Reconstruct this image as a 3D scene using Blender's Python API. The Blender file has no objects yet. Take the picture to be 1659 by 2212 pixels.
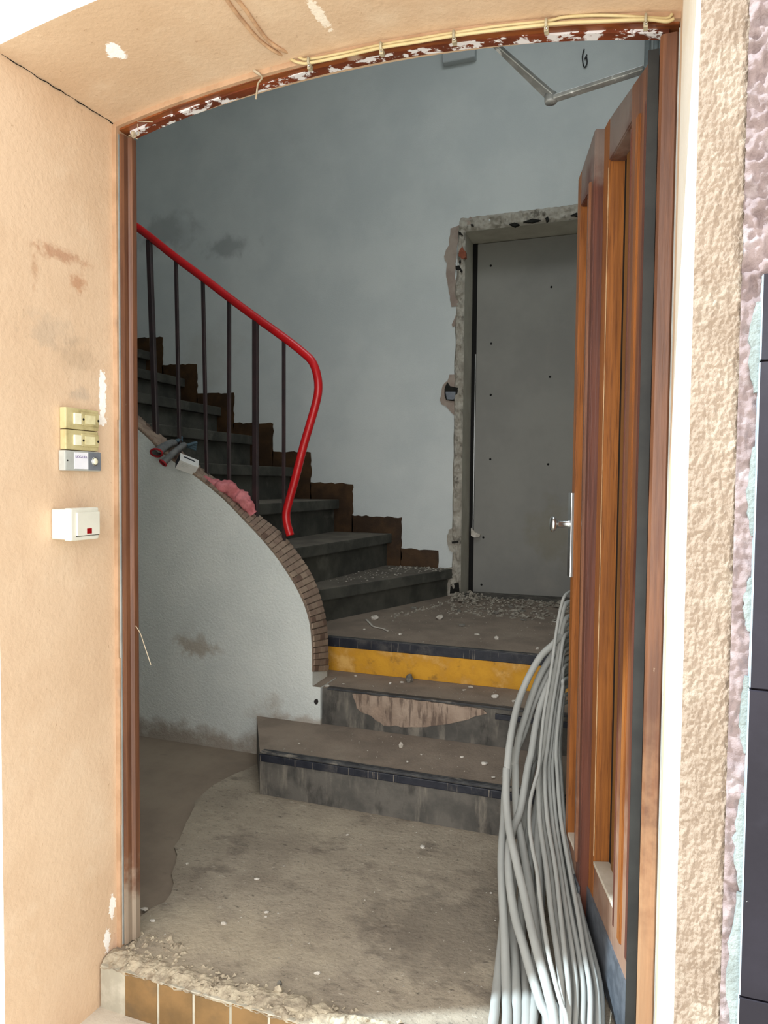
import bpy, bmesh, math, random
from mathutils import Vector, Matrix, noise
from math import sin, cos, pi, radians, sqrt, atan2

# ------------------------------------------------------------------ camera, light, exposure
SC = bpy.context.scene
COL = SC.collection
_r, _u, _b, _c = [[0.942473, 0.334155, 0.009242], [-0.022581, 0.036056, 0.999095], [0.333519, -0.941828, 0.041527], [0.0, -1.46337, 1.2]]
camd = bpy.data.cameras.new('camera')
cam = bpy.data.objects.new('camera', camd)
COL.objects.link(cam)
cam.matrix_world = Matrix(((_r[0], _u[0], _b[0], _c[0]), (_r[1], _u[1], _b[1], _c[1]), (_r[2], _u[2], _b[2], _c[2]), (0, 0, 0, 1)))
camd.sensor_fit = 'VERTICAL'
camd.sensor_height = 24.0
camd.lens = 1534.0 / 2212.0 * 24.0
camd.clip_start = 0.05
SC.camera = cam

W = bpy.data.worlds.new('overcast_sky')
SC.world = W
W.use_nodes = True
bgn = W.node_tree.nodes['Background']
bgn.inputs[0].default_value = (1.0, 0.985, 0.96, 1)
bgn.inputs[1].default_value = 1.8

sd = bpy.data.lights.new('hazy_sun', 'SUN')
sd.energy = 8.0
sd.angle = radians(1.3)
sd.color = (0.74, 0.90, 1.0)
sun = bpy.data.objects.new('hazy_sun', sd)
COL.objects.link(sun)
sun.rotation_euler = Vector((2.2, 1.0, -2.8)).to_track_quat('-Z', 'Y').to_euler()

ad = bpy.data.lights.new('street_fill', 'AREA')  # added area lamp outside, brightens the hall through the doorway
ad.shape = 'RECTANGLE'
ad.size = 6.0
ad.size_y = 3.2
ad.energy = 255.0
ad.color = (1.0, 0.99, 0.97)
street_fill_lamp = bpy.data.objects.new('street_fill', ad)
COL.objects.link(street_fill_lamp)
street_fill_lamp.location = (-0.3, -5.5, 2.0)
street_fill_lamp.rotation_euler = (radians(90), 0, 0)

kd = bpy.data.lights.new('stairwell_fill', 'AREA')  # added fill lamp for the stairwell, hung under a closed ceiling
kd.shape = 'RECTANGLE'
kd.size = 1.3
kd.size_y = 1.0
kd.energy = 26.0
kd.color = (0.90, 0.96, 1.0)
stair_fill_lamp = bpy.data.objects.new('stairwell_fill', kd)
COL.objects.link(stair_fill_lamp)
stair_fill_lamp.location = (-0.6, 0.85, 4.45)

SC.view_settings.view_transform = 'Standard'
SC.view_settings.look = 'None'
SC.view_settings.exposure = 0.0
SC.view_settings.gamma = 1.0
SC.view_settings.use_curve_mapping = False
SC.cycles.max_bounces = 10
SC.cycles.diffuse_bounces = 8

# ------------------------------------------------------------------ materials
def lin(c):
    return tuple(((v / 255) / 12.92 if v / 255 <= 0.04045 else ((v / 255 + 0.055) / 1.055) ** 2.4) for v in c) + (1,)

def mat(name, c1, c2=None, scale=6.0, rough=0.8, bump=0.0, bscale=60.0, bst=(1, 1, 1), st=(1, 1, 1), over=(), spots=(), metal=0.0, spec=0.3, lo=0.35, hi=0.65, bdetail=4.0, coat=0.0):
    m = bpy.data.materials.new(name)
    m.use_nodes = True
    N, L = m.node_tree.nodes, m.node_tree.links
    bs = N['Principled BSDF']
    geo = N.new('ShaderNodeNewGeometry')
    pos = geo.outputs['Position']

    def nz(sc, stv, detail=5.0, rg=0.6):
        mp = N.new('ShaderNodeMapping')
        mp.inputs['Scale'].default_value = stv
        L.new(pos, mp.inputs['Vector'])
        t = N.new('ShaderNodeTexNoise')
        t.inputs['Scale'].default_value = sc
        t.inputs['Detail'].default_value = detail
        t.inputs['Roughness'].default_value = rg
        L.new(mp.outputs[0], t.inputs['Vector'])
        return t.outputs['Fac']

    def rng(sock, a, b, t0=0.0, t1=1.0):
        r = N.new('ShaderNodeMapRange')
        r.interpolation_type = 'SMOOTHSTEP'
        r.inputs[1].default_value = a
        r.inputs[2].default_value = b
        r.inputs[3].default_value = t0
        r.inputs[4].default_value = t1
        L.new(sock, r.inputs[0])
        return r.outputs[0]

    def mix(f, a, b):
        x = N.new('ShaderNodeMix')
        x.data_type = 'RGBA'
        if hasattr(f, 'links'):
            L.new(f, x.inputs[0])
        else:
            x.inputs[0].default_value = f
        for s, v in ((x.inputs[6], a), (x.inputs[7], b)):
            if hasattr(v, 'links'):
                L.new(v, s)
            else:
                s.default_value = lin(v)
        return x.outputs[2]

    def mul(a, b):
        x = N.new('ShaderNodeMath')
        x.operation = 'MULTIPLY'
        for s, v in ((x.inputs[0], a), (x.inputs[1], b)):
            if hasattr(v, 'links'):
                L.new(v, s)
            else:
                s.default_value = v
        return x.outputs[0]

    col = mix(rng(nz(scale, st), lo, hi), c1, c2 or c1)
    for (oc, osc, olo, ohi, ost, amt) in over:
        f = rng(nz(osc, ost, 6.0, 0.65), olo, ohi, 0.0, amt)
        col = mix(f, col, oc)
    for (ctr, rad, oc, amt, br) in spots:
        s1 = N.new('ShaderNodeVectorMath')
        s1.operation = 'SUBTRACT'
        L.new(pos, s1.inputs[0])
        s1.inputs[1].default_value = ctr
        s2 = N.new('ShaderNodeVectorMath')
        s2.operation = 'DIVIDE'
        L.new(s1.outputs[0], s2.inputs[0])
        s2.inputs[1].default_value = rad
        ln = N.new('ShaderNodeVectorMath')
        ln.operation = 'LENGTH'
        L.new(s2.outputs[0], ln.inputs[0])
        sm = N.new('ShaderNodeMath')
        sm.operation = 'ADD'
        L.new(ln.outputs['Value'], sm.inputs[0])
        L.new(rng(nz(br, (1, 1, 1)), 0.3, 0.7, -0.3, 0.3), sm.inputs[1])
        f = rng(sm.outputs[0], 1.05, 0.85 if amt > 0.75 else 0.25, 0.0, amt)
        col = mix(f, col, oc)
    L.new(col, bs.inputs['Base Color'])
    bs.inputs['Roughness'].default_value = rough
    bs.inputs['Metallic'].default_value = metal
    bs.inputs['Specular IOR Level'].default_value = spec
    if coat:
        bs.inputs['Coat Weight'].default_value = coat
        bs.inputs['Coat Roughness'].default_value = 0.3
    if bump:
        bp = N.new('ShaderNodeBump')
        bp.inputs['Strength'].default_value = 1.0
        bp.inputs['Distance'].default_value = bump
        L.new(nz(bscale, bst, bdetail, 0.6), bp.inputs['Height'])
        L.new(bp.outputs[0], bs.inputs['Normal'])
    return m

I1 = (1, 1, 1)
PEACH = mat('peach_render', (214, 186, 157), (205, 175, 145), 3.0, 0.75, 0.0016, 80, over=[((222, 200, 174), 5, 0.5, 0.8, I1, 0.6), ((182, 146, 112), 2.4, 0.55, 0.8, I1, 0.4), ((150, 112, 82), 70, 0.67, 0.72, (1, 1, 0.6), 0.5), ((84, 66, 54), 46, 0.735, 0.755, (1, 1, 0.7), 0.8), ((196, 164, 136), 12, 0.55, 0.75, (1, 1, 0.4), 0.4)],
    spots=[((-1.231, -0.20, 1.53), (0.05, 0.10, 0.05), (150, 140, 128), 0.28, 30), ((-1.231, -0.13, 1.485), (0.05, 0.07, 0.06), (150, 128, 105), 0.3, 30), ((-1.231, -0.17, 1.71), (0.05, 0.09, 0.022), (150, 85, 45), 0.5, 60), ((-1.231, -0.12, 1.66), (0.05, 0.03, 0.03), (160, 95, 50), 0.5, 60), ((-1.231, -0.24, 1.66), (0.05, 0.012, 0.06), (150, 95, 55), 0.35, 60),
           ((-1.231, -0.047, 1.405), (0.05, 0.011, 0.065), (250, 248, 244), 0.95, 70), ((-1.231, -0.05, 1.345), (0.05, 0.016, 0.012), (250, 248, 244), 0.8, 120), ((-1.231, -0.12, 1.40), (0.05, 0.04, 0.022), (150, 140, 130), 0.4, 40),
           ((-1.231, -0.028, 0.115), (0.05, 0.012, 0.03), (250, 248, 244), 0.9, 90), ((-1.231, -0.045, 0.035), (0.05, 0.011, 0.03), (250, 248, 244), 0.9, 90), ((-1.06, -0.205, 2.11), (0.021, 0.026, 0.1), (252, 252, 252), 1.0, 60), ((-0.62, -0.13, 2.14), (0.012, 0.05, 0.1), (250, 240, 225), 0.8, 90), ((-1.231, -0.02, -0.06), (0.05, 0.06, 0.12), (206, 170, 150), 0.4, 10)])
PEACHL = mat('dirty_peach_lip', (190, 156, 126), (172, 138, 108), 14, 0.8, 0.001, 60, over=[((130, 112, 98), 16, 0.55, 0.75, (1, 1, 0.5), 0.6)])
FACADE = mat('white_facade_render', (240, 240, 238), (225, 226, 226), 20, 0.9, 0.004, 120)
BAND = mat('beige_band_render', (154, 137, 121), (143, 126, 110), 8, 0.9, 0.004, 150, bst=(1, 1, 0.55), over=[((176, 164, 148), 14, 0.5, 0.7, I1, 0.6), ((130, 120, 112), 55, 0.76, 0.8, (1, 1, 0.5), 0.5)], bdetail=3)
REVW = mat('white_reveal_paint', (244, 240, 230), (236, 228, 212), 6, 0.85, 0.0012, 90)
INW = mat('white_interior_plaster', (206, 210, 208), (196, 201, 200), 2.0, 0.85, 0.0009, 160,
    over=[((150, 150, 145), 3.0, 0.66, 0.85, I1, 0.25)],
    spots=[((-2.73, 2.95, 2.85), (0.24, 0.1, 0.10), (90, 92, 92), 0.4, 9), ((-3.25, 2.95, 3.0), (0.35, 0.1, 0.16), (90, 92, 92), 0.35, 7), ((-2.9, 2.95, 2.1), (0.3, 0.1, 0.3), (150, 140, 120), 0.2, 6)])
STW = mat('white_stair_wall_plaster', (218, 221, 216), (208, 212, 208), 3.0, 0.85, 0.004, 95, bdetail=6,
    over=[((160, 155, 145), 2.6, 0.62, 0.85, I1, 0.3)],
    spots=[((-1.87, 1.27, 0.45), (0.14, 0.1, 0.06), (150, 130, 105), 0.6, 22), ((-1.95, 1.27, 0.0), (0.9, 0.1, 0.10), (140, 122, 104), 0.75, 10), ((-1.5, 1.27, 0.1), (0.12, 0.1, 0.2), (150, 135, 118), 0.5, 12), ((-1.25, 1.27, 0.165), (0.3, 0.1, 0.035), (150, 130, 112), 0.6, 20), ((-1.27, 1.27, 0.26), (0.012, 0.1, 0.014), (40, 36, 34), 1.0, 60)])
CEIL = mat('ceiling_plaster', (214, 214, 210), (206, 206, 202), 2)
FLOOR = mat('dusty_floor_screed', (160, 149, 132), (140, 129, 114), 4.0, 0.95, 0.004, 60, st=(1, 1.4, 1), bdetail=8,
    over=[((174, 162, 142), 2.2, 0.45, 0.75, I1, 0.7), ((92, 82, 74), 7, 0.52, 0.7, (1.0, 1.6, 1), 0.6), ((196, 186, 170), 34, 0.6, 0.7, (1, 1.5, 1), 0.5), ((70, 64, 58), 38, 0.6, 0.68, (1, 2, 1), 0.65), ((84, 76, 68), 110, 0.58, 0.66, (1, 1.6, 1), 0.6), ((76, 68, 60), 30, 0.57, 0.68, (0.7, 1.5, 1), 0.35)],
    spots=[((-0.45, 0.35, 0), (0.32, 0.28, 0.2), (92, 84, 76), 0.55, 14), ((-1.0, 0.1, 0), (0.4, 0.16, 0.2), (176, 164, 142), 0.5, 8)])
FLOORB = mat('brown_floor_base', (142, 128, 112), (126, 112, 98), 3, 0.8, 0.0015, 50, over=[((132, 118, 102), 4, 0.55, 0.8, I1, 0.5), ((70, 60, 52), 10, 0.6, 0.8, (1, 2, 1), 0.4)])
TREAD = mat('dusty_tread', (140, 126, 112), (122, 109, 97), 5, 0.95, 0.0025, 90, over=[((164, 152, 136), 4, 0.5, 0.8, I1, 0.5), ((92, 86, 80), 12, 0.6, 0.8, I1, 0.5)])
RISER = mat('grey_riser', (96, 92, 86), (74, 72, 68), 9, 0.85, 0.0015, 120, over=[((142, 134, 122), 16, 0.5, 0.72, (1.4, 1.4, 0.22), 0.65), ((46, 44, 42), 12, 0.52, 0.7, (1.6, 1.6, 0.6), 0.65), ((176, 168, 156), 50, 0.68, 0.74, (0.25, 0.25, 1.6), 0.5)])
UTREAD = mat('upper_stair_stone', (80, 79, 72), (60, 60, 55), 6, 0.9, 0.0015, 90, over=[((128, 126, 116), 5, 0.55, 0.8, I1, 0.5), ((44, 44, 41), 8, 0.6, 0.8, I1, 0.55)])
UDUST = mat('upper_tread_dust', (112, 105, 94), (92, 86, 78), 6, 0.95, 0.002, 90, over=[((170, 164, 152), 30, 0.66, 0.74, I1, 0.6)])
YELLOW = mat('yellow_paint', (202, 148, 42), (172, 120, 32), 7, 0.7, 0.0015, 90, over=[((222, 178, 104), 7, 0.46, 0.66, I1, 0.75), ((126, 92, 42), 16, 0.56, 0.7, I1, 0.65), ((90, 74, 52), 40, 0.64, 0.72, I1, 0.6)])
NOSE = mat('black_rubber', (26, 29, 38), (38, 40, 48), 20, 0.5, 0.0006, 120, over=[((140, 131, 118), 60, 0.61, 0.66, (2, 2, 0.06), 0.65), ((90, 86, 82), 7, 0.52, 0.7, I1, 0.6)])
NOSED = mat('worn_rubber', (72, 72, 72), (48, 49, 52), 18, 0.6, 0.001, 120, over=[((150, 142, 130), 24, 0.55, 0.7, (0.4, 1, 1), 0.7)])
PATCH = mat('broken_cement', (160, 142, 126), (134, 116, 102), 9, 0.95, 0.003, 100, over=[((88, 74, 66), 34, 0.5, 0.62, (1.6, 1.6, 0.22), 0.75), ((176, 152, 132), 10, 0.58, 0.75, I1, 0.6)])
SKIRT = mat('brown_skirting_paint', (74, 52, 30), (52, 36, 22), 8, 0.55, 0.001, 90, over=[((150, 136, 116), 20, 0.7, 0.78, I1, 0.5), ((32, 26, 20), 6, 0.55, 0.8, I1, 0.5)])
COPM = mat('coping_mortar', (134, 116, 100), (112, 98, 86), 10, 0.9, 0.002, 90)
COPT = [mat('coping_tile_%d' % i, a, b, 18, 0.8, 0.0008, 120, over=[((158, 140, 122), 6, 0.5, 0.8, I1, 0.5)]) for i, (a, b) in enumerate([((156, 136, 118), (142, 122, 106)), ((146, 124, 108), (132, 112, 98)), ((118, 94, 80), (104, 84, 74))])]
REDM = mat('red_rail_plastic', (190, 16, 22), (174, 12, 18), 6, 0.32, spec=0.5)
IRON = mat('dark_iron_paint', (50, 34, 36), (36, 26, 28), 14, 0.4, 0.0004, 80, spec=0.5, over=[((214, 210, 204), 60, 0.735, 0.75, (1, 1, 0.6), 0.9)])
WOOD = mat('varnished_wood', (124, 80, 52), (98, 60, 40), 5, 0.38, 0.0006, 18, bst=(9, 9, 0.4), st=(14, 14, 0.6), spec=0.5, coat=0.15, over=[((88, 46, 26), 6, 0.55, 0.75, (16, 16, 0.5), 0.65), ((196, 176, 158), 40, 0.73, 0.77, (1, 1, 0.5), 0.6)],
    spots=[((0.0, 0.1, 0.2), (0.2, 0.6, 0.42), (168, 140, 120), 0.55, 9)])
WOODR = mat('dark_red_wood', (98, 56, 42), (76, 42, 32), 5, 0.42, 0.0006, 18, bst=(9, 9, 0.4), st=(14, 14, 0.6), spec=0.5, over=[((150, 92, 56), 6, 0.6, 0.8, (16, 16, 0.5), 0.5), ((180, 164, 150), 40, 0.72, 0.77, (1, 1, 0.5), 0.6)],
    spots=[((-0.08, 0.35, 2.05), (0.4, 0.5, 0.10), (132, 120, 112), 0.75, 12)])
WOODO = mat('orange_oak', (150, 92, 42), (124, 74, 34), 6, 0.42, 0.0005, 18, bst=(9, 9, 0.4), st=(12, 12, 0.5), spec=0.4, over=[((96, 54, 26), 9, 0.52, 0.66, (22, 22, 0.8), 0.7), ((84, 46, 24), 2.5, 0.6, 0.8, (3, 3, 0.8), 0.35)])
WOODP = mat('brown_door_panel', (122, 84, 40), (106, 70, 34), 6, 0.45, st=(12, 12, 0.5))
WOODF = mat('frame_wood', (114, 74, 50), (88, 56, 40), 5, 0.42, 0.0008, 20, bst=(8, 8, 0.4), st=(12, 12, 0.7), spec=0.45, over=[((84, 42, 26), 5, 0.55, 0.75, (12, 12, 0.5), 0.6), ((206, 186, 162), 30, 0.7, 0.76, (1.2, 1.2, 0.5), 0.7)],
    spots=[((0.04, 0, 0.15), (0.2, 0.2, 0.5), (190, 150, 112), 0.5, 10), ((-1.2, 0, 0.05), (0.2, 0.2, 0.16), (170, 158, 140), 0.6, 16)])
WOODH = mat('frame_head_wood', (140, 78, 38), (104, 54, 28), 6, 0.42, 0.0008, 20, st=(0.8, 12, 12), spec=0.45, over=[((80, 42, 26), 6, 0.55, 0.75, (0.8, 9, 9), 0.6)], spots=[((-0.6, 0, 2.12), (0.02, 0.2, 0.02), (200, 180, 160), 0.6, 50)])
SMEAR = mat('plaster_smeared_wood', (124, 60, 32), (92, 46, 28), 8, 0.5, 0.001, 60, over=[((236, 234, 236), 34, 0.51, 0.55, (0.7, 1, 1.4), 0.9)])
GREYC = mat('grey_caulk', (168, 172, 170), (150, 154, 152), 12, 0.8)
PALESILL = mat('dusty_pale_sill', (198, 188, 172), (176, 164, 146), 9, 0.9, 0.0006, 90)
KICK = mat('grey_kick_plate', (98, 102, 108), (78, 82, 88), 30, 0.55, 0.0004, 160, metal=0.2, spec=0.4)
BLACK = mat('black_seal', (44, 44, 42), (34, 34, 33), 10, 0.6)
GAP = mat('dark_gap', (14, 12, 10))
CHROME = mat('brushed_aluminium', (214, 216, 216), (198, 200, 200), 30, 0.28, metal=1.0)
STEEL = mat('painted_steel_arm', (150, 152, 150), (126, 128, 127), 24, 0.42, 0.0006, 80, metal=0.35, over=[((226, 228, 228), 26, 0.58, 0.66, I1, 0.8)])
CABLE = mat('grey_conduit', (164, 165, 161), (154, 155, 151), 5, 0.55, 0.0, spec=0.4, over=[((150, 148, 142), 9, 0.55, 0.8, (4, 4, 0.6), 0.4)])
CREAM = mat('cream_cable', (204, 186, 142), (190, 170, 124), 14, 0.5)
PEACHC = mat('painted_over_cable', (206, 168, 132), (176, 140, 110), 30, 0.8)
CLIP = mat('dusty_clip', (188, 178, 150), (150, 140, 120), 30, 0.6)
BOARD = mat('grey_board', (140, 138, 132), (131, 129, 124), 2.0, 0.9, 0.0003, 60, over=[((156, 150, 140), 2.5, 0.55, 0.8, I1, 0.4)], spots=[((-0.5, 3.18, 0.9), (0.2, 0.1, 0.25), (122, 114, 92), 0.4, 9)])
DFRAME = mat('grey_reveal_paint', (190, 186, 172), (174, 168, 154), 4, 0.85, 0.001, 60, over=[((140, 136, 120), 5, 0.55, 0.8, I1, 0.4)])
BROKE = mat('broken_plaster', (176, 170, 158), (150, 143, 131), 14, 0.95, 0.005, 70, over=[((84, 79, 71), 16, 0.56, 0.66, (1, 1, 0.7), 0.75), ((190, 186, 176), 9, 0.55, 0.75, I1, 0.6)])
OLDP = mat('old_pinkish_plaster', (160, 146, 134), (144, 128, 118), 12, 0.95, 0.001, 90)
BRICKM = mat('bared_red_brick', (150, 88, 66), (128, 72, 54), 20, 0.95, 0.002, 90)
DARKH = mat('dark_hole', (26, 25, 23), (36, 34, 30), 30, 0.95)
STONEM = mat('plaster_chunk', (206, 200, 190), (178, 170, 158), 40, 0.95, 0.001, 150)
STONEG = mat('grey_mortar_chunk', (120, 116, 108), (98, 95, 88), 40, 0.95, 0.001, 150)
RUBM = mat('grey_rubble', (164, 157, 144), (122, 116, 105), 40, 0.95)
RUBM2 = mat('pale_crumbs', (176, 170, 158), (128, 122, 112), 40, 0.95)
CRUMB = mat('crumbled_concrete', (178, 166, 144), (146, 134, 116), 30, 0.98, 0.004, 80, over=[((120, 104, 84), 22, 0.55, 0.7, I1, 0.6)])
TILEB = mat('ochre_riser_tile', (132, 102, 64), (110, 86, 54), 9, 0.6, 0.0004, 80, spec=0.3, over=[((92, 78, 58), 8, 0.48, 0.68, I1, 0.65), ((186, 160, 116), 14, 0.62, 0.78, I1, 0.5)])
GROUT = mat('pale_grout', (186, 180, 164), (164, 158, 142), 20, 0.95)
PAVE = mat('pale_pavement', (208, 198, 182), (192, 182, 168), 5, 0.95, 0.002, 60)
PURPLE = mat('mauve_roughcast', (150, 134, 132), (128, 112, 110), 14, 0.95, 0.003, 120, over=[((150, 122, 108), 10, 0.6, 0.75, I1, 0.6), ((172, 164, 166), 20, 0.5, 0.7, I1, 0.5)])
MORTAR = mat('greenish_tile_adhesive', (150, 158, 155), (134, 142, 139), 18, 0.95, 0.004, 110)
SLATE = mat('dark_cladding_tile', (30, 27, 35), (38, 35, 44), 5, 0.5, 0.0004, 40, spec=0.25, over=[((62, 62, 72), 4, 0.5, 0.8, I1, 0.5), ((206, 206, 206), 46, 0.735, 0.75, (1, 1, 0.6), 0.7)])
SLATEE = mat('lit_tile_edge', (176, 190, 200), (150, 160, 168), 30, 0.7)  # pale bluish tone paints in the light caught by the tile edge
BELLY = mat('yellowed_plastic', (200, 188, 142), (184, 170, 122), 26, 0.45, spec=0.5, over=[((140, 126, 92), 26, 0.54, 0.7, I1, 0.55)])
BELLB = mat('bell_button_cream', (240, 238, 214), (230, 226, 198), 20, 0.4)
BELLG = mat('grey_plastic', (188, 190, 184), (172, 174, 170), 20, 0.45)
BELLD = mat('dark_grey_plastic', (122, 126, 132), (108, 112, 120), 20, 0.4)
PAPER = mat('white_paper_label', (240, 240, 246), (232, 232, 240), 20, 0.7)
INK = mat('purple_ink', (150, 130, 170), (120, 104, 150), 20)
SWITCH = mat('ivory_switch_plastic', (222, 220, 207), (214, 212, 199), 12, 0.4, spec=0.5)
REDL = mat('red_switch_window', (160, 10, 16), (140, 6, 12), 20, 0.3)
PINK = mat('pink_cloth', (208, 132, 134), (184, 104, 108), 12, 0.95, 0.003, 160)
GLOVE = mat('grey_glove_cloth', (118, 118, 116), (98, 100, 100), 30, 0.95, 0.001, 300)
GLOVET = mat('blue_glove_rubber', (74, 96, 106), (62, 82, 92), 20, 0.6)
REDT = mat('red_cuff', (164, 44, 48), (146, 34, 40), 20, 0.9)
BOXW = mat('white_carton', (216, 216, 212), (206, 206, 202), 12, 0.7)
BOXB = mat('black_carton', (22, 26, 34), (30, 34, 42), 12, 0.5)
PIPE = mat('grey_pipe', (150, 156, 156), (130, 136, 136), 8, 0.6)
WEB = mat('dusty_cobweb', (186, 172, 150), (160, 146, 124), 30, 0.95)
DUCT = mat('white_duct_box', (190, 194, 194), (182, 186, 186), 4, 0.8)
WIREM = mat('dark_wire', (38, 38, 40), (50, 48, 48), 20, 0.6)

# ------------------------------------------------------------------ object helpers
def setp(o, label=None, cat=None, group=None, kind=None):
    if label: o['label'] = label
    if cat: o['category'] = cat
    if group: o['group'] = group
    if kind: o['kind'] = kind
    return o

def thing(name, label, cat, loc, group=None, kind=None):
    o = bpy.data.objects.new(name, None)
    o.empty_display_size = 0.05
    o.location = loc
    COL.objects.link(o)
    return setp(o, label, cat, group, kind)

def obj(name, bm, mats, parent=None, smooth=False, base=None, **kw):
    me = bpy.data.meshes.new(name)
    if parent is not None:
        d = Vector(parent.location) if parent.parent is None else Vector(parent.location) + Vector(parent.parent.location)
    elif base is not None:
        d = Vector(base)
    else:
        bb = [v.co for v in bm.verts]
        xs = [c.x for c in bb]; ys = [c.y for c in bb]; zs = [c.z for c in bb]
        d = Vector(((min(xs) + max(xs)) / 2, (min(ys) + max(ys)) / 2, min(zs)))
    bmesh.ops.translate(bm, verts=bm.verts, vec=-d)
    bm.normal_update()
    bm.to_mesh(me)
    bm.free()
    for m in (mats if isinstance(mats, (list, tuple)) else [mats]):
        me.materials.append(m)
    if smooth:
        me.polygons.foreach_set('use_smooth', [True] * len(me.polygons))
    o = bpy.data.objects.new(name, me)
    COL.objects.link(o)
    if parent is not None:
        o.parent = parent
    else:
        o.location = d
    return setp(o, **kw)

def BM():
    return bmesh.new()

def box(bm, a, b, mi=0, f=None):
    (x0, y0, z0), (x1, y1, z1) = a, b
    P = [(x0, y0, z0), (x1, y0, z0), (x1, y1, z0), (x0, y1, z0), (x0, y0, z1), (x1, y0, z1), (x1, y1, z1), (x0, y1, z1)]
    v = [bm.verts.new(f(*p) if f else p) for p in P]
    for q in ((0, 3, 2, 1), (4, 5, 6, 7), (0, 1, 5, 4), (1, 2, 6, 5), (2, 3, 7, 6), (3, 0, 4, 7)):
        bm.faces.new([v[i] for i in q]).material_index = mi
    return bm

def bevel(bm, w, seg=2):
    bmesh.ops.bevel(bm, geom=list(bm.edges), offset=w, segments=seg, affect='EDGES', profile=0.6)
    return bm

def prism(bm, poly, f, a, b, mi=0):
    """poly: 2-D points; f(p, t) -> 3-D; extruded from t=a to t=b"""
    v0 = [bm.verts.new(f(p, a)) for p in poly]
    v1 = [bm.verts.new(f(p, b)) for p in poly]
    n = len(poly)
    fs = [bm.faces.new(v0), bm.faces.new(v1[::-1])]
    for i in range(n):
        fs.append(bm.faces.new((v0[i], v1[i], v1[(i + 1) % n], v0[(i + 1) % n])))
    for q in fs:
        q.material_index = mi
    bmesh.ops.recalc_face_normals(bm, faces=bm.faces)
    return bm

XZY = lambda p, t: (p[0], t, p[1])
XYZ = lambda p, t: (p[0], p[1], t)

def crom(P, n):
    P = [Vector(p) for p in P]
    out = []
    for i in range(len(P) - 1):
        p0 = P[max(i - 1, 0)]; p1 = P[i]; p2 = P[i + 1]; p3 = P[min(i + 2, len(P) - 1)]
        for k in range(n):
            t = k / n
            out.append(0.5 * ((2 * p1) + (p2 - p0) * t + (2 * p0 - 5 * p1 + 4 * p2 - p3) * t * t + (3 * p1 - p0 - 3 * p2 + p3) * t * t * t))
    out.append(P[-1])
    return out

def tube(bm, P, r, sides=8, caps=True, flat=1.0, mi=0):
    P = [Vector(p) for p in P]
    R = r if isinstance(r, (list, tuple)) else [r] * len(P)
    up = Vector((0, 0, 1))
    t0 = (P[1] - P[0]).normalized()
    if abs(t0.dot(up)) > 0.95:
        up = Vector((0, 1, 0))
    nrm = (up - t0 * up.dot(t0)).normalized()
    rings = []
    for i, p in enumerate(P):
        t = (P[min(i + 1, len(P) - 1)] - P[max(i - 1, 0)]).normalized()
        nrm = (nrm - t * nrm.dot(t)).normalized()
        bn = t.cross(nrm)
        rings.append([bm.verts.new(p + R[i] * (cos(2 * pi * k / sides) * nrm * flat + sin(2 * pi * k / sides) * bn)) for k in range(sides)])
    for a, b in zip(rings, rings[1:]):
        for k in range(sides):
            q = bm.faces.new((a[k], a[(k + 1) % sides], b[(k + 1) % sides], b[k]))
            q.material_index = mi
            q.smooth = True
    if caps:
        bm.faces.new(rings[0][::-1]).material_index = mi
        bm.faces.new(rings[-1]).material_index = mi
    return bm

def lathe(bm, origin, axis, prof, n=16, mi=0):
    axis = Vector(axis).normalized()
    up = Vector((0, 0, 1)) if abs(axis.z) < 0.9 else Vector((1, 0, 0))
    u = axis.cross(up).normalized(); w = axis.cross(u)
    o = Vector(origin)
    rings = [[bm.verts.new(o + axis * h + r * (cos(2 * pi * k / n) * u + sin(2 * pi * k / n) * w)) for k in range(n)] for (r, h) in prof]
    for a, b in zip(rings, rings[1:]):
        for k in range(n):
            q = bm.faces.new((a[k], a[(k + 1) % n], b[(k + 1) % n], b[k]))
            q.material_index = mi
            q.smooth = True
    for rg in (rings[0], rings[-1]):
        try: bm.faces.new(rg).material_index = mi
        except ValueError: pass
    bmesh.ops.recalc_face_normals(bm, faces=bm.faces)
    return bm

def rock(bm, c, s, seed, flat=0.6, rz=None, sub=1):
    rd = random.Random(seed)
    g = bmesh.ops.create_icosphere(bm, subdivisions=sub, radius=1.0)
    a = rd.uniform(0, 6.28) if rz is None else rz
    sx, sy, sz = s * rd.uniform(0.85, 1.15), s * rd.uniform(0.6, 0.9), s * flat
    off = Vector((rd.uniform(-9, 9), rd.uniform(-9, 9), rd.uniform(-9, 9)))
    for v in g['verts']:
        k = 1 + 0.55 * noise.noise(v.co * 1.3 + off)
        x, y, z = v.co.x * sx * k, v.co.y * sy * k, v.co.z * sz * k
        v.co = Vector((c[0] + x * cos(a) - y * sin(a), c[1] + x * sin(a) + y * cos(a), c[2] + sz * 0.62 + z))
    return bm

def grid(bm, f, nu, nv, mi=0):
    vs = [[bm.verts.new(f(i / nu, j / nv)) for j in range(nv + 1)] for i in range(nu + 1)]
    for i in range(nu):
        for j in range(nv):
            q = bm.faces.new((vs[i][j], vs[i + 1][j], vs[i + 1][j + 1], vs[i][j + 1]))
            q.material_index = mi
    return vs

def arch(x, z0, rise, xl, xr):
    t = (x - (xl + xr) / 2) / ((xr - xl) / 2)
    return z0 + rise * (1 - t * t)

def ragged(pts, amp, step, seed, closed=True):
    rd = random.Random(seed)
    out = []
    n = len(pts)
    for i in range(n if closed else n - 1):
        a = Vector(pts[i]); b = Vector(pts[(i + 1) % n])
        m = max(1, int((b - a).length / step))
        for k in range(m):
            p = a.lerp(b, k / m)
            out.append((p.x + rd.uniform(-amp, amp), p.y + rd.uniform(-amp, amp)))
    if not closed:
        out.append(tuple(pts[-1]))
    return out

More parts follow.
